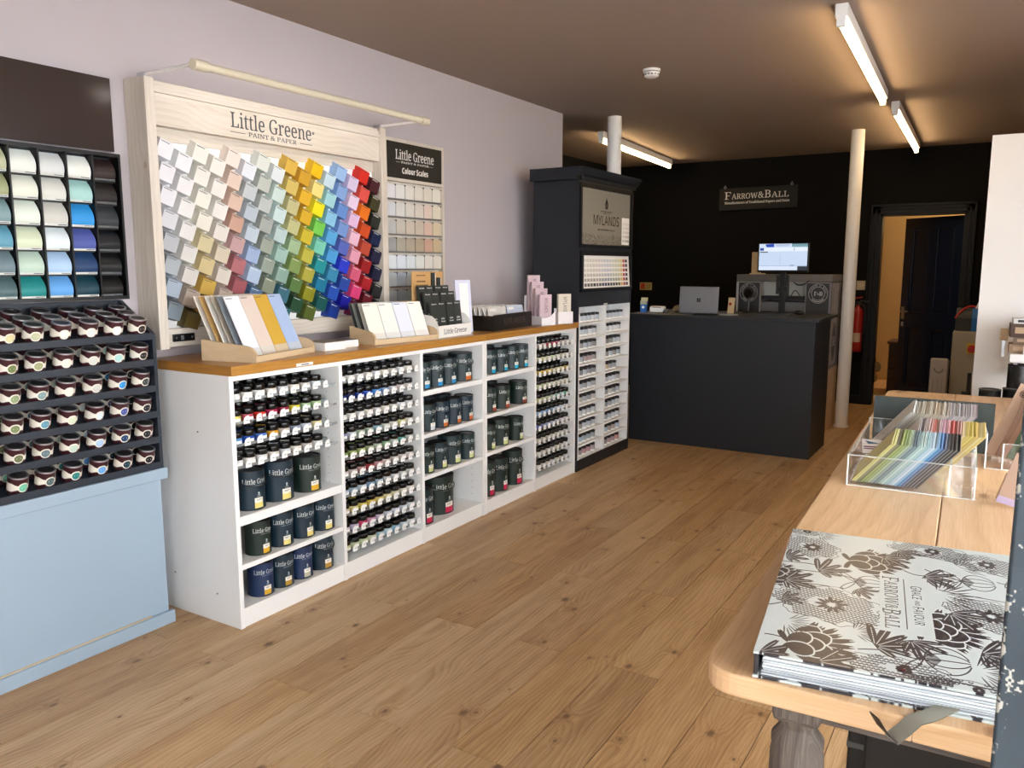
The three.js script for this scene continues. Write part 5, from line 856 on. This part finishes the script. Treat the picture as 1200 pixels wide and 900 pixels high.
// big pattern book
{
  const wX = 0.5, lZ = 0.695, th = 0.046, t = thing('pattern_book', 'large wallpaper book with dark floral print on pale grey cover', 'book', [-0.318, TH + 0.0005, -1.288], D(7.3));
  const floral = (W, Hh, text) => canvasTex(W, Hh, (c) => {
    const bg = '#bcc4c2', ink = '#2d2a30', k = W / 1000;
    c.fillStyle = bg; c.fillRect(0, 0, W, Hh); c.scale(k, k);
    c.lineCap = 'round'; c.lineJoin = 'round';
    const P = (x, y, a, s, f) => { c.save(); c.translate(x, y); c.scale(1, 1.32); c.rotate(a); c.scale(s, s); f(); c.restore(); };
    const petal = (w, l, fill) => { c.beginPath(); c.moveTo(0, 0); c.bezierCurveTo(-w, -l * 0.35, -w * 0.9, -l * 0.95, -w * 0.15, -l); c.lineTo(0, -l * 0.9); c.lineTo(w * 0.2, -l * 1.02); c.bezierCurveTo(w * 0.95, -l * 0.9, w, -l * 0.3, 0, 0); c.closePath(); if (fill) { c.fillStyle = fill; c.fill(); } };
    const stem = (...p) => { c.strokeStyle = ink; c.lineWidth = 7; c.beginPath(); c.moveTo(p[0], p[1]); c.bezierCurveTo(...p.slice(2)); c.stroke(); };
    const peony = () => {   // dark bloom seen from the side: ink petals parted by bare paper
      const ply = (a, w, l, y, lw) => { c.save(); c.translate(0, y); c.rotate(a); c.beginPath(); c.moveTo(0, 0); c.bezierCurveTo(-w, -l * 0.2, -w * 1.05, -l * 0.9, 0, -l); c.bezierCurveTo(w * 1.05, -l * 0.9, w, -l * 0.2, 0, 0); c.fillStyle = ink; c.fill(); c.strokeStyle = bg; c.lineWidth = lw; c.stroke(); c.restore(); };
      for (let i = -5; i < 6; i++) { c.save(); c.translate(0, 30); c.rotate(i * 0.21); petal(17, 150 - Math.abs(i) * 7 + (i & 1) * 14, ink); c.strokeStyle = bg; c.lineWidth = 3; c.stroke(); c.restore(); }
      for (const q of [-0.85, 0.85]) ply(q, 44, 112, 40, 5);
      for (const q of [-0.36, 0.36]) ply(q, 46, 112, 42, 5);
      ply(0, 42, 88, 44, 5); ply(-0.62, 38, 78, 52, 5); ply(0.62, 38, 78, 52, 5);
      for (const q of [-1, 1]) { c.save(); c.translate(0, 50); c.rotate(q * 1.9); petal(12, 60, ink); c.restore(); }
    };
    const leaves = () => { for (const [a, l, w] of [[-0.9, 120, 17], [-0.45, 140, 20], [0.05, 118, 18], [0.5, 135, 21], [1.0, 96, 16], [1.5, 70, 14]]) { c.save(); c.rotate(a); petal(w, l, ink); c.strokeStyle = bg; c.lineWidth = 3; c.beginPath(); c.moveTo(0, -12); c.lineTo(2, -l * 0.82); c.stroke(); c.restore(); } };
    const stipple = (w, h) => {   // pale bloom drawn in little scales
      c.fillStyle = ink; c.strokeStyle = ink; c.lineWidth = 4.4;
      for (let y = -h; y <= h; y += 13) for (let x = -w; x <= w; x += 14) { const X = x + ((y / 13) & 1 ? 7 : 0), q = Math.hypot(X / w, y / h), e = 1 + 0.1 * Math.sin(Math.atan2(y, X) * 7); if (q > e || q < 0.36) continue; c.beginPath(); c.arc(X, y, 5.5, 0.2, Math.PI - 0.1); c.stroke(); }
      for (let i = 0; i < 19; i++) { c.save(); c.translate(w * 0.1, 0); c.rotate(i * 0.33 + (i % 3) * 0.1); c.scale(1 + (i % 2) * 0.45, 1 + (i % 2) * 0.3); c.beginPath(); c.moveTo(0, -h * 0.1); c.quadraticCurveTo(12, -h * 0.25, 2, -h * 0.4); c.quadraticCurveTo(-10, -h * 0.25, 0, -h * 0.1); c.fill(); c.restore(); }
      c.beginPath(); for (let a = 0; a <= 6.3; a += 0.05) { const e = 1.06 + 0.1 * Math.sin(a * 7) + 0.03 * Math.sin(a * 23); c[a ? 'lineTo' : 'moveTo'](Math.cos(a) * w * e, Math.sin(a) * h * e); } c.lineWidth = 2.6; c.stroke();
    };
    const bud = () => { c.strokeStyle = ink; for (const s of [-1, -0.5, 0, 0.5, 1]) { c.lineWidth = 4; c.beginPath(); c.moveTo(0, 50); c.bezierCurveTo(s * 85, 30, s * 75, -40, s * 16, -62); c.stroke(); } c.lineWidth = 2; for (let i = -9; i < 10; i++) { c.beginPath(); c.moveTo(i * 4.6, 44 - Math.abs(i)); c.lineTo(i * 3.6, 6 + Math.abs(i) * 2.5); c.stroke(); } for (const s of [-1, 1]) { c.save(); c.translate(0, 50); c.rotate(Math.PI + s * 0.9); c.lineWidth = 4; petal(15, 92, null); c.stroke(); c.restore(); } };
    const spray = () => { c.fillStyle = ink; for (let i = 0; i < 13; i++) { c.save(); c.rotate(-1.2 + i * 0.2); c.translate(0, -30 - (i % 3) * 12); c.beginPath(); c.moveTo(0, 0); c.quadraticCurveTo(9, -44, 0, -86 - (i % 2) * 22); c.quadraticCurveTo(-4, -40, 0, 0); c.fill(); c.restore(); } };
    // sprigs run across the cover, stalks to the left; places read off the book
    const tile = () => {
      for (const q of [[-20, 470, 60, 500, 110, 420, 182, 516], [40, 560, 160, 560, 240, 520, 330, 600], [200, 700, 60, 690, 20, 740, -20, 790], [20, 1240, 70, 1230, 100, 1260, 130, 1250], [250, 1260, 330, 1230, 370, 1200, 470, 1195], [410, 1195, 470, 1240, 500, 1230, 560, 1215], [560, 340, 600, 380, 640, 420, 720, 420], [420, 230, 480, 120, 540, 200, 600, 130], [640, 920, 700, 900, 740, 1000, 830, 1100], [620, 380, 560, 400, 540, 470, 470, 380], [-20, 990, 40, 960, 60, 900, 120, 880], [470, 1350, 620, 1330, 720, 1370, 860, 1340], [600, 560, 700, 600, 760, 560, 1000, 640], [820, 380, 880, 420, 940, 360, 1000, 400]]) stem(...q);
      P(200, 879, 0.25, 1.02, () => stipple(185, 118)); P(95, 236, 0.45, 1, () => stipple(125, 88)); P(586, 83, 0.1, 1, () => stipple(150, 70)); P(790, 170, 0.2, 1, () => stipple(140, 78)); P(745, 752, 0.4, 1, () => stipple(130, 100)); P(440, 1322, 0.05, 1, () => stipple(150, 52)); P(640, 1372, 0.05, 1, () => stipple(170, 34)); P(930, 900, 0.3, 1, () => stipple(120, 90)); P(60, 20, 0.1, 1, () => stipple(70, 40));
      P(330, 350, 1.45, 1.25, peony); P(160, 1262, 1.4, 1.28, peony); P(580, 955, 1.35, 1.25, peony); P(-20, 640, 1.4, 1.0, peony); P(900, 1230, 1.4, 1.2, peony); P(930, 560, 1.4, 1.1, peony);
      P(150, 540, 0.75, 1.0, leaves); P(400, 250, 1.75, 0.95, leaves); P(550, 430, 1.6, 0.95, leaves); P(370, 1185, 0.75, 1.15, leaves); P(620, 790, 2.0, 1.0, leaves); P(30, 700, 1.3, 0.95, leaves); P(690, 1105, 1.5, 1.05, leaves); P(200, 1380, 1.5, 1.0, leaves); P(20, 1385, 1.4, 0.8, leaves); P(480, 1090, 2.4, 0.85, leaves); P(460, 140, 2.2, 0.7, leaves); P(40, 900, 1.2, 0.6, leaves); P(860, 420, 1.4, 0.9, leaves); P(820, 1040, 0.8, 0.9, leaves); P(300, 690, 1.9, 0.6, leaves); P(10, 420, 1.0, 0.7, leaves);
      P(345, 600, 1.5, 0.98, bud); P(741, 420, 1.5, 1.05, bud); P(575, 1206, 1.5, 1.2, bud); P(660, 1240, 1.5, 0.9, spray); P(590, 610, 1.2, 1.1, spray); P(120, 40, 1.7, 0.6, spray); P(70, 1110, 1.8, 0.7, spray); P(690, 260, 1.0, 0.7, spray); P(880, 1360, 1.0, 0.9, spray); P(930, 300, 1.3, 1, bud); P(300, 1100, 1.2, 0.6, spray);
    };
    tile();
    if (text) {
      c.fillStyle = bg; c.fillRect(385, 455, 175, 590); c.strokeStyle = ink; c.lineWidth = 3; c.beginPath(); c.moveTo(473, 500); c.lineTo(473, 1000); c.stroke();
      c.fillStyle = ink; c.textAlign = 'center'; c.textBaseline = 'middle';
      const cap = (parts, x, s0) => { c.save(); c.translate(x, 752); c.rotate(Math.PI / 2); let w = 0; for (const [s, f] of parts) { c.font = f; w += c.measureText(s).width; } let X = -w / 2; c.textAlign = 'left'; for (const [s, f] of parts) { c.font = f; c.fillText(s, X, s0); X += c.measureText(s).width; } c.restore(); };
      cap([['F', '86px serif'], ['ARROW', '66px serif'], ['&', '58px serif'], ['B', '86px serif'], ['ALL', '66px serif']], 424, 0);
      cap([['G', '54px sans-serif'], ['RACE ', '46px sans-serif'], ['AND ', '26px sans-serif'], ['F', '54px sans-serif'], ['AVOUR', '46px sans-serif']], 515, 0);
    }
  });
  const cover = mat('#ffffff', 0.3, { map: floral(1000, 1390, true) }), under = mat('#ffffff', 0.4, { map: floral(500, 695, false) }), inkM = mat('#29262b', 0.5);
  // local: x to the right from the left edge, z back from the front edge
  const slab = (y0, y1, m, name) => { const g = plain(B(0, wX, y0, y1, -lZ, 0)), p = g.attributes.position, uv = g.attributes.uv; for (let i = 0; i < p.count; i++) uv.setXY(i, p.getX(i) / wX, -p.getZ(i) / lZ); return mesh(name, g, m, t); };
  slab(0, 0.004, under, 'back_cover'); slab(th - 0.004, th, cover, 'front_cover');
  const pm = [mat('#c3c8cc', 0.45), mat('#dfe3e5', 0.4), mat('#a9afb5', 0.5), mat('#eceeee', 0.45)], ys = [];
  let y = 0.0042, i = 0;
  while (y < th - 0.0062) { const h = rr(0.0012, 0.0024), s = rr(0.006, 0.02); obj('page_bundle', B(0.012 + rr(0, 0.006), wX - 0.004, y, y + h, -lZ + 0.01, -s), pm[i++ % 4], t); y += h + 0.0003; }
  obj('spine', B(0.001, 0.008, 0.004, th - 0.004, -lZ, -0.002, 0.002), inkM, t);
  const st = obj('rivet', C(0.004, 0.004, 0.002, 12).translate(0.225, th + 0.0004, -0.03), mat('#5a2328', 0.35, { metalness: 0.4 }), t);
  const ribbon = (pts, wx, wz, th) => { const a = [], idx = []; for (const [x, y, z] of pts) for (const q of [-1, 1]) for (const dy of [0, th]) a.push(x + q * wx, y + dy, z + q * wz); for (let k = 0; k < pts.length - 1; k++) { const b = k * 4, n = b + 4; for (const [p, q] of [[0, 2], [2, 3], [3, 1], [1, 0]]) idx.push(b + p, b + q, n + q, b + p, n + q, n + p); } const g = new THREE.BufferGeometry(); g.setAttribute('position', new THREE.Float32BufferAttribute(a, 3)); g.setIndex(idx); g.computeVertexNormals(); return plain(g); };
  const hd = obj('carry_strap', ribbon([[0.31, 0.007, -0.04], [0.285, 0.007, -0.005], [0.262, 0.004, 0.022], [0.243, 0.003, 0.04], [0.226, -0.012, 0.053], [0.212, -0.026, 0.058]], 0.009, 0.011, 0.0022), mat('#8f8d80', 0.6), t); obj('strap_end', ribbon([[0.213, -0.025, 0.058], [0.198, -0.012, 0.058], [0.187, 0.004, 0.056]], 0.007, 0.01, 0.003), mat('#3a3026', 0.5), hd);
  obj('carry_strap', new THREE.TorusGeometry(0.085, 0.006, 8, 24, Math.PI).scale(1, 0.45, 1.8).rotateX(-Math.PI / 2).translate(0.24, 0.012, -lZ + 0.004), mat('#2b2928', 0.6), t);
}
// clear tray of leaning colour cards
{
  const T = D(2), O = [-0.392, TH + 0.0005, -2.652], w = 0.352, d = 0.6, h = 0.098, at = (x, y, z) => { const v = new THREE.Vector3(x, y, z).applyAxisAngle(new THREE.Vector3(0, 1, 0), T); return [O[0] + v.x, O[1] + v.y, O[2] + v.z]; };
  const t = thing('card_tray', 'clear acrylic tray packed with leaning colour cards on the table', 'card tray', O, T), a = M.acrylic, e = 0.004;
  obj('base', B(0, w, 0, e, 0, -d), a, t); obj('front_wall', B(0, w, e, h, -e, 0), a, t); obj('back_wall', B(0, w, e, h + 0.02, -d, -d + e), a, t); obj('side_wall', B(0, e, e, h, -d + e, -e), a, t); obj('side_wall', B(w - e, w, e, h, -d + e, -e), a, t);
  obj('divider', B(w - 0.07, w - 0.07 + e, e, h, -0.196, -e), a, t); obj('cross_wall', B(e, w - e, e, h, -0.2, -0.196), a, t); obj('cross_wall', B(e, w - e, e, h, -0.4, -0.396), a, t);
  const rim = mat('#f4f8f8', 0.25, { transmission: 0.35, thickness: 0 }), q = 0.0022;
  for (const [x0, x1, y0, y1, z0, z1] of [[0, w, h - q, h, -e, 0], [0, w, h + 0.018, h + 0.02, -d, -d + e], [0, e, h - q, h, -d, 0], [w - e, w, h - q, h, -d, 0], [w - 0.07, w - 0.066, h - q, h, -0.196, 0], [0, e, 0, h, -q, q], [w - e, w, 0, h, -q, q], [w - 0.07, w - 0.066, 0, h, -q, q], [0, w, 0, q, -q, q], [w - q, w + q, 0, q, -d, 0], [0, e, 0, h + 0.02, -d - q, -d + q]]) obj('polished_edge', B(x0, x1, y0, y1, z0, z1), rim, t);
  const lerp = (list, n) => Array.from({ length: n }, (_, i) => { const q = i / (n - 1) * (list.length - 1), k = Math.min(list.length - 2, Math.floor(q)); const c = new THREE.Color(list[k]).lerp(new THREE.Color(list[k + 1]), q - k); return c.lerp(new THREE.Color(i % 3 === 0 ? '#dfdcd2' : i % 3 === 1 ? '#2f3130' : '#c9c5b8'), i % 3 === 0 ? 0.35 : i % 3 === 1 ? 0.18 : 0.1); });
  const banks = [
    ['front', 58, 0.012, 0.198, -0.024, -0.19, 0.172, ['#d8cf6a', '#d9d58f', '#3f3a2a', '#9fae4a', '#86a25a', '#b5c7a0', '#7f99a5', '#56707f', '#9fc4c0', '#cfe6e2', '#8fc0c4', '#b9d3e6', '#d8ecf5', '#4aa3d8', '#1f6fb8', '#3a4a66', '#22242c', '#3a3236', '#1c1a1c', '#2a2626']],
    ['middle', 52, 0.065, 0.255, -0.22, -0.386, 0.185, ['#d9d2cf', '#3a2a33', '#e0cfcb', '#d8b9b2', '#d6552f', '#dfc9c6', '#cf9cb4', '#e3b9c0', '#d3453f', '#b03a36', '#d8a0a0', '#e8d9a8', '#dcc64a', '#e6d36a', '#cfae3a', '#e9dca0', '#d9bd45']],
    ['back', 56, 0.008, 0.205, -0.42, -0.586, 0.222, ['#c9c8c2', '#d8d6cf', '#a9a594', '#c6c2ad', '#b8b39c', '#d6d0ba', '#b5a78e', '#cfc3ac', '#bdb09a', '#d8cfc0', '#c3bdb8', '#9f9aa0', '#d3d0d3', '#aaa6ad', '#ccc8c8', '#8f8b92', '#d8d0d2', '#b09ca0']],
  ];
  const lean = D(-39);
  for (const [, , , , z0, z1] of banks) obj('sloping_floor', B(0.006, w - 0.075, -0.003, 0, 0, z1 - z0).rotateX(D(7)).translate(0, 0.0072, z0), a, t);
  for (const [name, n, x0, x1, z0, z1, L, cols] of banks) lerp(cols, n).forEach((c, i) => {
    const x = x0 + (x1 - x0) * i / (n - 1), p = at(x, 0.0086, z0), k = thing('paint_card', `${name} bank colour card, ${i < 20 ? NTH[i] + ' from left' : i >= n - 20 ? NTH[n - 1 - i] + ' from right' : 'middle run, ' + NTH[i - 20] + ' after the twentieth'} in clear tray`, 'colour card', p, T, 'colour cards in the clear tray, ' + name + ' bank');
    obj('card', B(0, 0.0014, 0.0003, L * (0.985 + 0.03 * H(i, n, 3)), -0.001, z1 - z0).rotateZ(lean).rotateX(D(7)), paint('#' + c.getHexString(), 0.6), k);
  });
  const lb = thing('tray_label', 'small white printed label card at the left inside the clear tray', 'label', at(0.035, 0.07, -0.3), T + D(8));
  obj('card', B(-0.025, 0.045, 0, 0.0012, -0.04, 0.05).rotateX(D(20)), M.paper, lb); obj('blue_arrow', new THREE.ExtrudeGeometry(new THREE.Shape([[0, 0], [0.045, -0.014], [0.01, -0.02]].map(([x, y]) => new THREE.Vector2(x, y))), { depth: 0.0005, bevelEnabled: false }).rotateX(-Math.PI / 2).translate(-0.015, 0.0013, -0.03).rotateX(D(20)), mat('#3f6a8a', 0.6), lb); obj('purple_lines', [B(-0.02, 0.04, 0.0012, 0.0017, 0.005, 0.012).rotateX(D(20)), B(-0.02, 0.03, 0.0012, 0.0017, 0.018, 0.024).rotateX(D(20))], mat('#6b3f6a', 0.6), lb);
  const bk = thing('sample_folder', 'slate green board standing upright behind the clear tray', 'board', [-0.41, TH + 0.0005, -3.36], T); obj('board', B(0, 0.4, 0, 0.185, -0.012, 0.012, 0.002), mat('#3b4442', 0.7), bk); obj('edge_binding', B(-0.002, 0.004, 0, 0.185, -0.0125, 0.0125), mat('#3f4745', 0.6), bk);
}
// clear leaflet stand with tan and green leaflets
{
  const T = D(4), O = [-0.028, TH + 0.0005, -3.12], at = (x, y, z) => { const v = new THREE.Vector3(x, y, z).applyAxisAngle(new THREE.Vector3(0, 1, 0), T); return [O[0] + v.x, O[1] + v.y, O[2] + v.z]; };
  const t = thing('leaflet_stand', 'clear acrylic leaflet stand at the right edge of the table', 'leaflet stand', O, T), a = M.acrylic;
  obj('base', B(0, 0.34, 0, 0.004, 0, -0.2), a, t); obj('front_wall', B(0.05, 0.34, 0.004, 0.09, -0.004, 0), a, t); obj('side_wall', B(0, 0.004, 0.004, 0.12, -0.2, 0), a, t); obj('side_wall', B(0.336, 0.34, 0.004, 0.12, -0.2, -0.004), a, t);
  const rim = mat('#f4f8f8', 0.25, { transmission: 0.35, thickness: 0 });
  for (const [x0, x1, y0, y1, z0, z1] of [[0, 0.004, 0.118, 0.12, -0.2, 0], [0, 0.004, 0, 0.12, -0.002, 0.002], [0.05, 0.34, 0.088, 0.09, -0.004, 0], [0.05, 0.054, 0, 0.09, -0.002, 0.002], [0, 0.34, 0, 0.002, -0.002, 0.002], [0, 0.002, 0, 0.004, -0.2, 0]]) obj('polished_edge', B(x0, x1, y0, y1, z0, z1), rim, t);
  const logo = new THREE.RingGeometry(0.0, 0.0105, 20), lm = mat('#4a3226', 0.6), lp = mat('#b89a82', 0.6);
  for (const [k, x, z, c, label] of [[0, 0.05, -0.17, '#a98a72', 'tan leaflet with round dark emblem, leftmost'], [1, 0.083, -0.14, '#9a7862', 'rosy tan leaflet with round emblem, second'], [2, 0.098, -0.115, '#b08b74', 'pinkish leaflet third in the clear stand'], [3, 0.112, -0.09, '#c0a08a', 'pale pink leaflet fourth in the clear stand'], [4, 0.138, -0.06, '#35502f', 'dark green leaflet in the clear stand'], [5, 0.165, -0.03, '#5f8a70', 'sage green leaflet foremost in the clear stand']]) {
    const l = thing('standing_leaflet', label, 'leaflet', at(x, 0.0048, z), T, 'leaflets in the clear stand'), R = D(-20);
    obj('cover', B(k > 3 ? -0.075 : -0.046, 0, 0, 0.272 - k * 0.012 - (k > 3 ? 0.05 : 0), -0.006, 0).rotateZ(R), paint(c, 0.6), l);
    if (k < 2) { obj('emblem', C(0.0125, 0.0125, 0.0008, 20).rotateX(Math.PI / 2).translate(-0.023, 0.24 - k * 0.012, 0.0003).rotateZ(R), lm, l); obj('emblem_ring', [new THREE.TorusGeometry(0.0085, 0.0007, 6, 20).translate(-0.023, 0.24 - k * 0.012, 0.0009), letters('F&B', 'serif_bold', 0.011, 0.0006).translate(-0.023, 0.24 - k * 0.012, 0.0007)].map((g) => g.rotateZ(R)), lp, l); }
  }
  const n = thing('folded_leaflet', 'tan folded leaflet with lilac foot leaning near the blue door', 'leaflet', [0.012, TH + 0.0175, -2.62], D(12)); obj('cover', B(0, 0.06, 0.0, 0.15, -0.003, 0).rotateZ(D(-16)), mat('#8f7461', 0.6), n); obj('lilac_foot', B(0.0, 0.06, 0.0, 0.02, 0, 0.0012).rotateZ(D(-16)), mat('#93829a', 0.6), n); obj('prop', B(0.01, 0.05, 0, 0.08, -0.05, -0.047).rotateZ(D(-16)), mat('#b08c72', 0.6), n);
}
// under the table: black portfolio and a pattern book standing on the floor
{
  const t = thing('portfolio', 'black portfolio case standing under the table', 'portfolio', [-0.175, 0, -1.6], D(4)); obj('case', B(0, 0.62, 0, 0.62, -0.05, 0.0, 0.006), mat('#121214', 0.45), t); obj('edge_piping', [B(0.004, 0.616, 0.617, 0.623, -0.004, 0.002, 0.001)], mat('#2a2d33', 0.4), t); obj('handle', new THREE.TorusGeometry(0.05, 0.007, 8, 20, Math.PI).translate(0.31, 0.615, -0.025), mat('#121214', 0.5), t);
  const u = thing('standing_book', 'grey pattern book with striped page edges under the table', 'book', [-0.155, 0, -1.67], D(4));
  obj('cover', [B(0, 0.6, 0, 0.645, 0, 0.004), B(0, 0.6, 0, 0.645, -0.11, -0.106)], mat('#4a5460', 0.5), u);
  for (let i = 0; i < 26; i++) obj('page_bundle', B(0.005, 0.59, 0.005, 0.63 - rr(0, 0.01), -0.0035 - i * 0.0039, -0.0066 - i * 0.0039), paint(['#a7adb0', '#6d757c', '#c3c8c9', '#848c92'][i % 4]), u);
  const v = thing('flat_case', 'narrow dark case standing upright under the table by its leg', 'case', [-0.13, 0, -2.05], D(4)); obj('lid', B(-0.12, -0.04, 0.0, 0.5, 0.06, 0.2, 0.008), mat('#2b2e30', 0.5), v); obj('rim', B(-0.122, -0.038, 0.44, 0.455, 0.058, 0.202, 0.003), mat('#6a6f70', 0.5), v);
}
// ------------------------------------------------------------------ the open shop door at the photographer's elbow
{
  const chip = dataTex(512, 1024, (x, y) => {
    const q = vn(x / 30, y / 34, 91) * 0.62 + vn(x / 8, y / 9, 92) * 0.38, e = Math.exp(-x / 40) * (0.7 + 0.6 * vn(3, y / 60, 95)) , s = vn(x / 90, y / 140, 93);
    let c = mix3([42, 54, 62], [50, 63, 71], s);
    if (q + e * 0.3 > 0.82) c = mix3(c, [168, 166, 156], cl((q + e * 0.3 - 0.82) * 14));
    return c;
  }, true, true);
  const m = mat('#ffffff', 0.5, { map: chip }), t = thing('shop_door', 'chipped slate blue edge of the open shop door in the foreground', 'door', [0.0135, 0, -0.62], D(-6));
  const stile = (x0, x1) => { const g = plain(B(x0, x1, 0.02, 2.08, -0.045, 0, 0.003)), p = g.attributes.position, uv = g.attributes.uv; for (let i = 0; i < p.count; i++) uv.setXY(i, cl((p.getX(i) - x0) / 0.11), p.getY(i) / 0.22); return g; };
  mesh('stile', stile(0, 0.11), m, t); mesh('stile', stile(0.74, 0.85), m, t);
  obj('rail', [B(0.11, 0.74, 0.02, 0.24, -0.043, -0.002), B(0.11, 0.74, 0.85, 1.0, -0.043, -0.002), B(0.11, 0.74, 1.97, 2.08, -0.043, -0.002)], mat('#2f3d46', 0.5), t); obj('lower_panel', B(0.11, 0.74, 0.24, 0.85, -0.032, -0.014), mat('#2f3d46', 0.5), t); obj('glass_pane', B(0.11, 0.74, 1.0, 1.97, -0.025, -0.02), M.glass, t);
}

renderer.render(scene, camera);
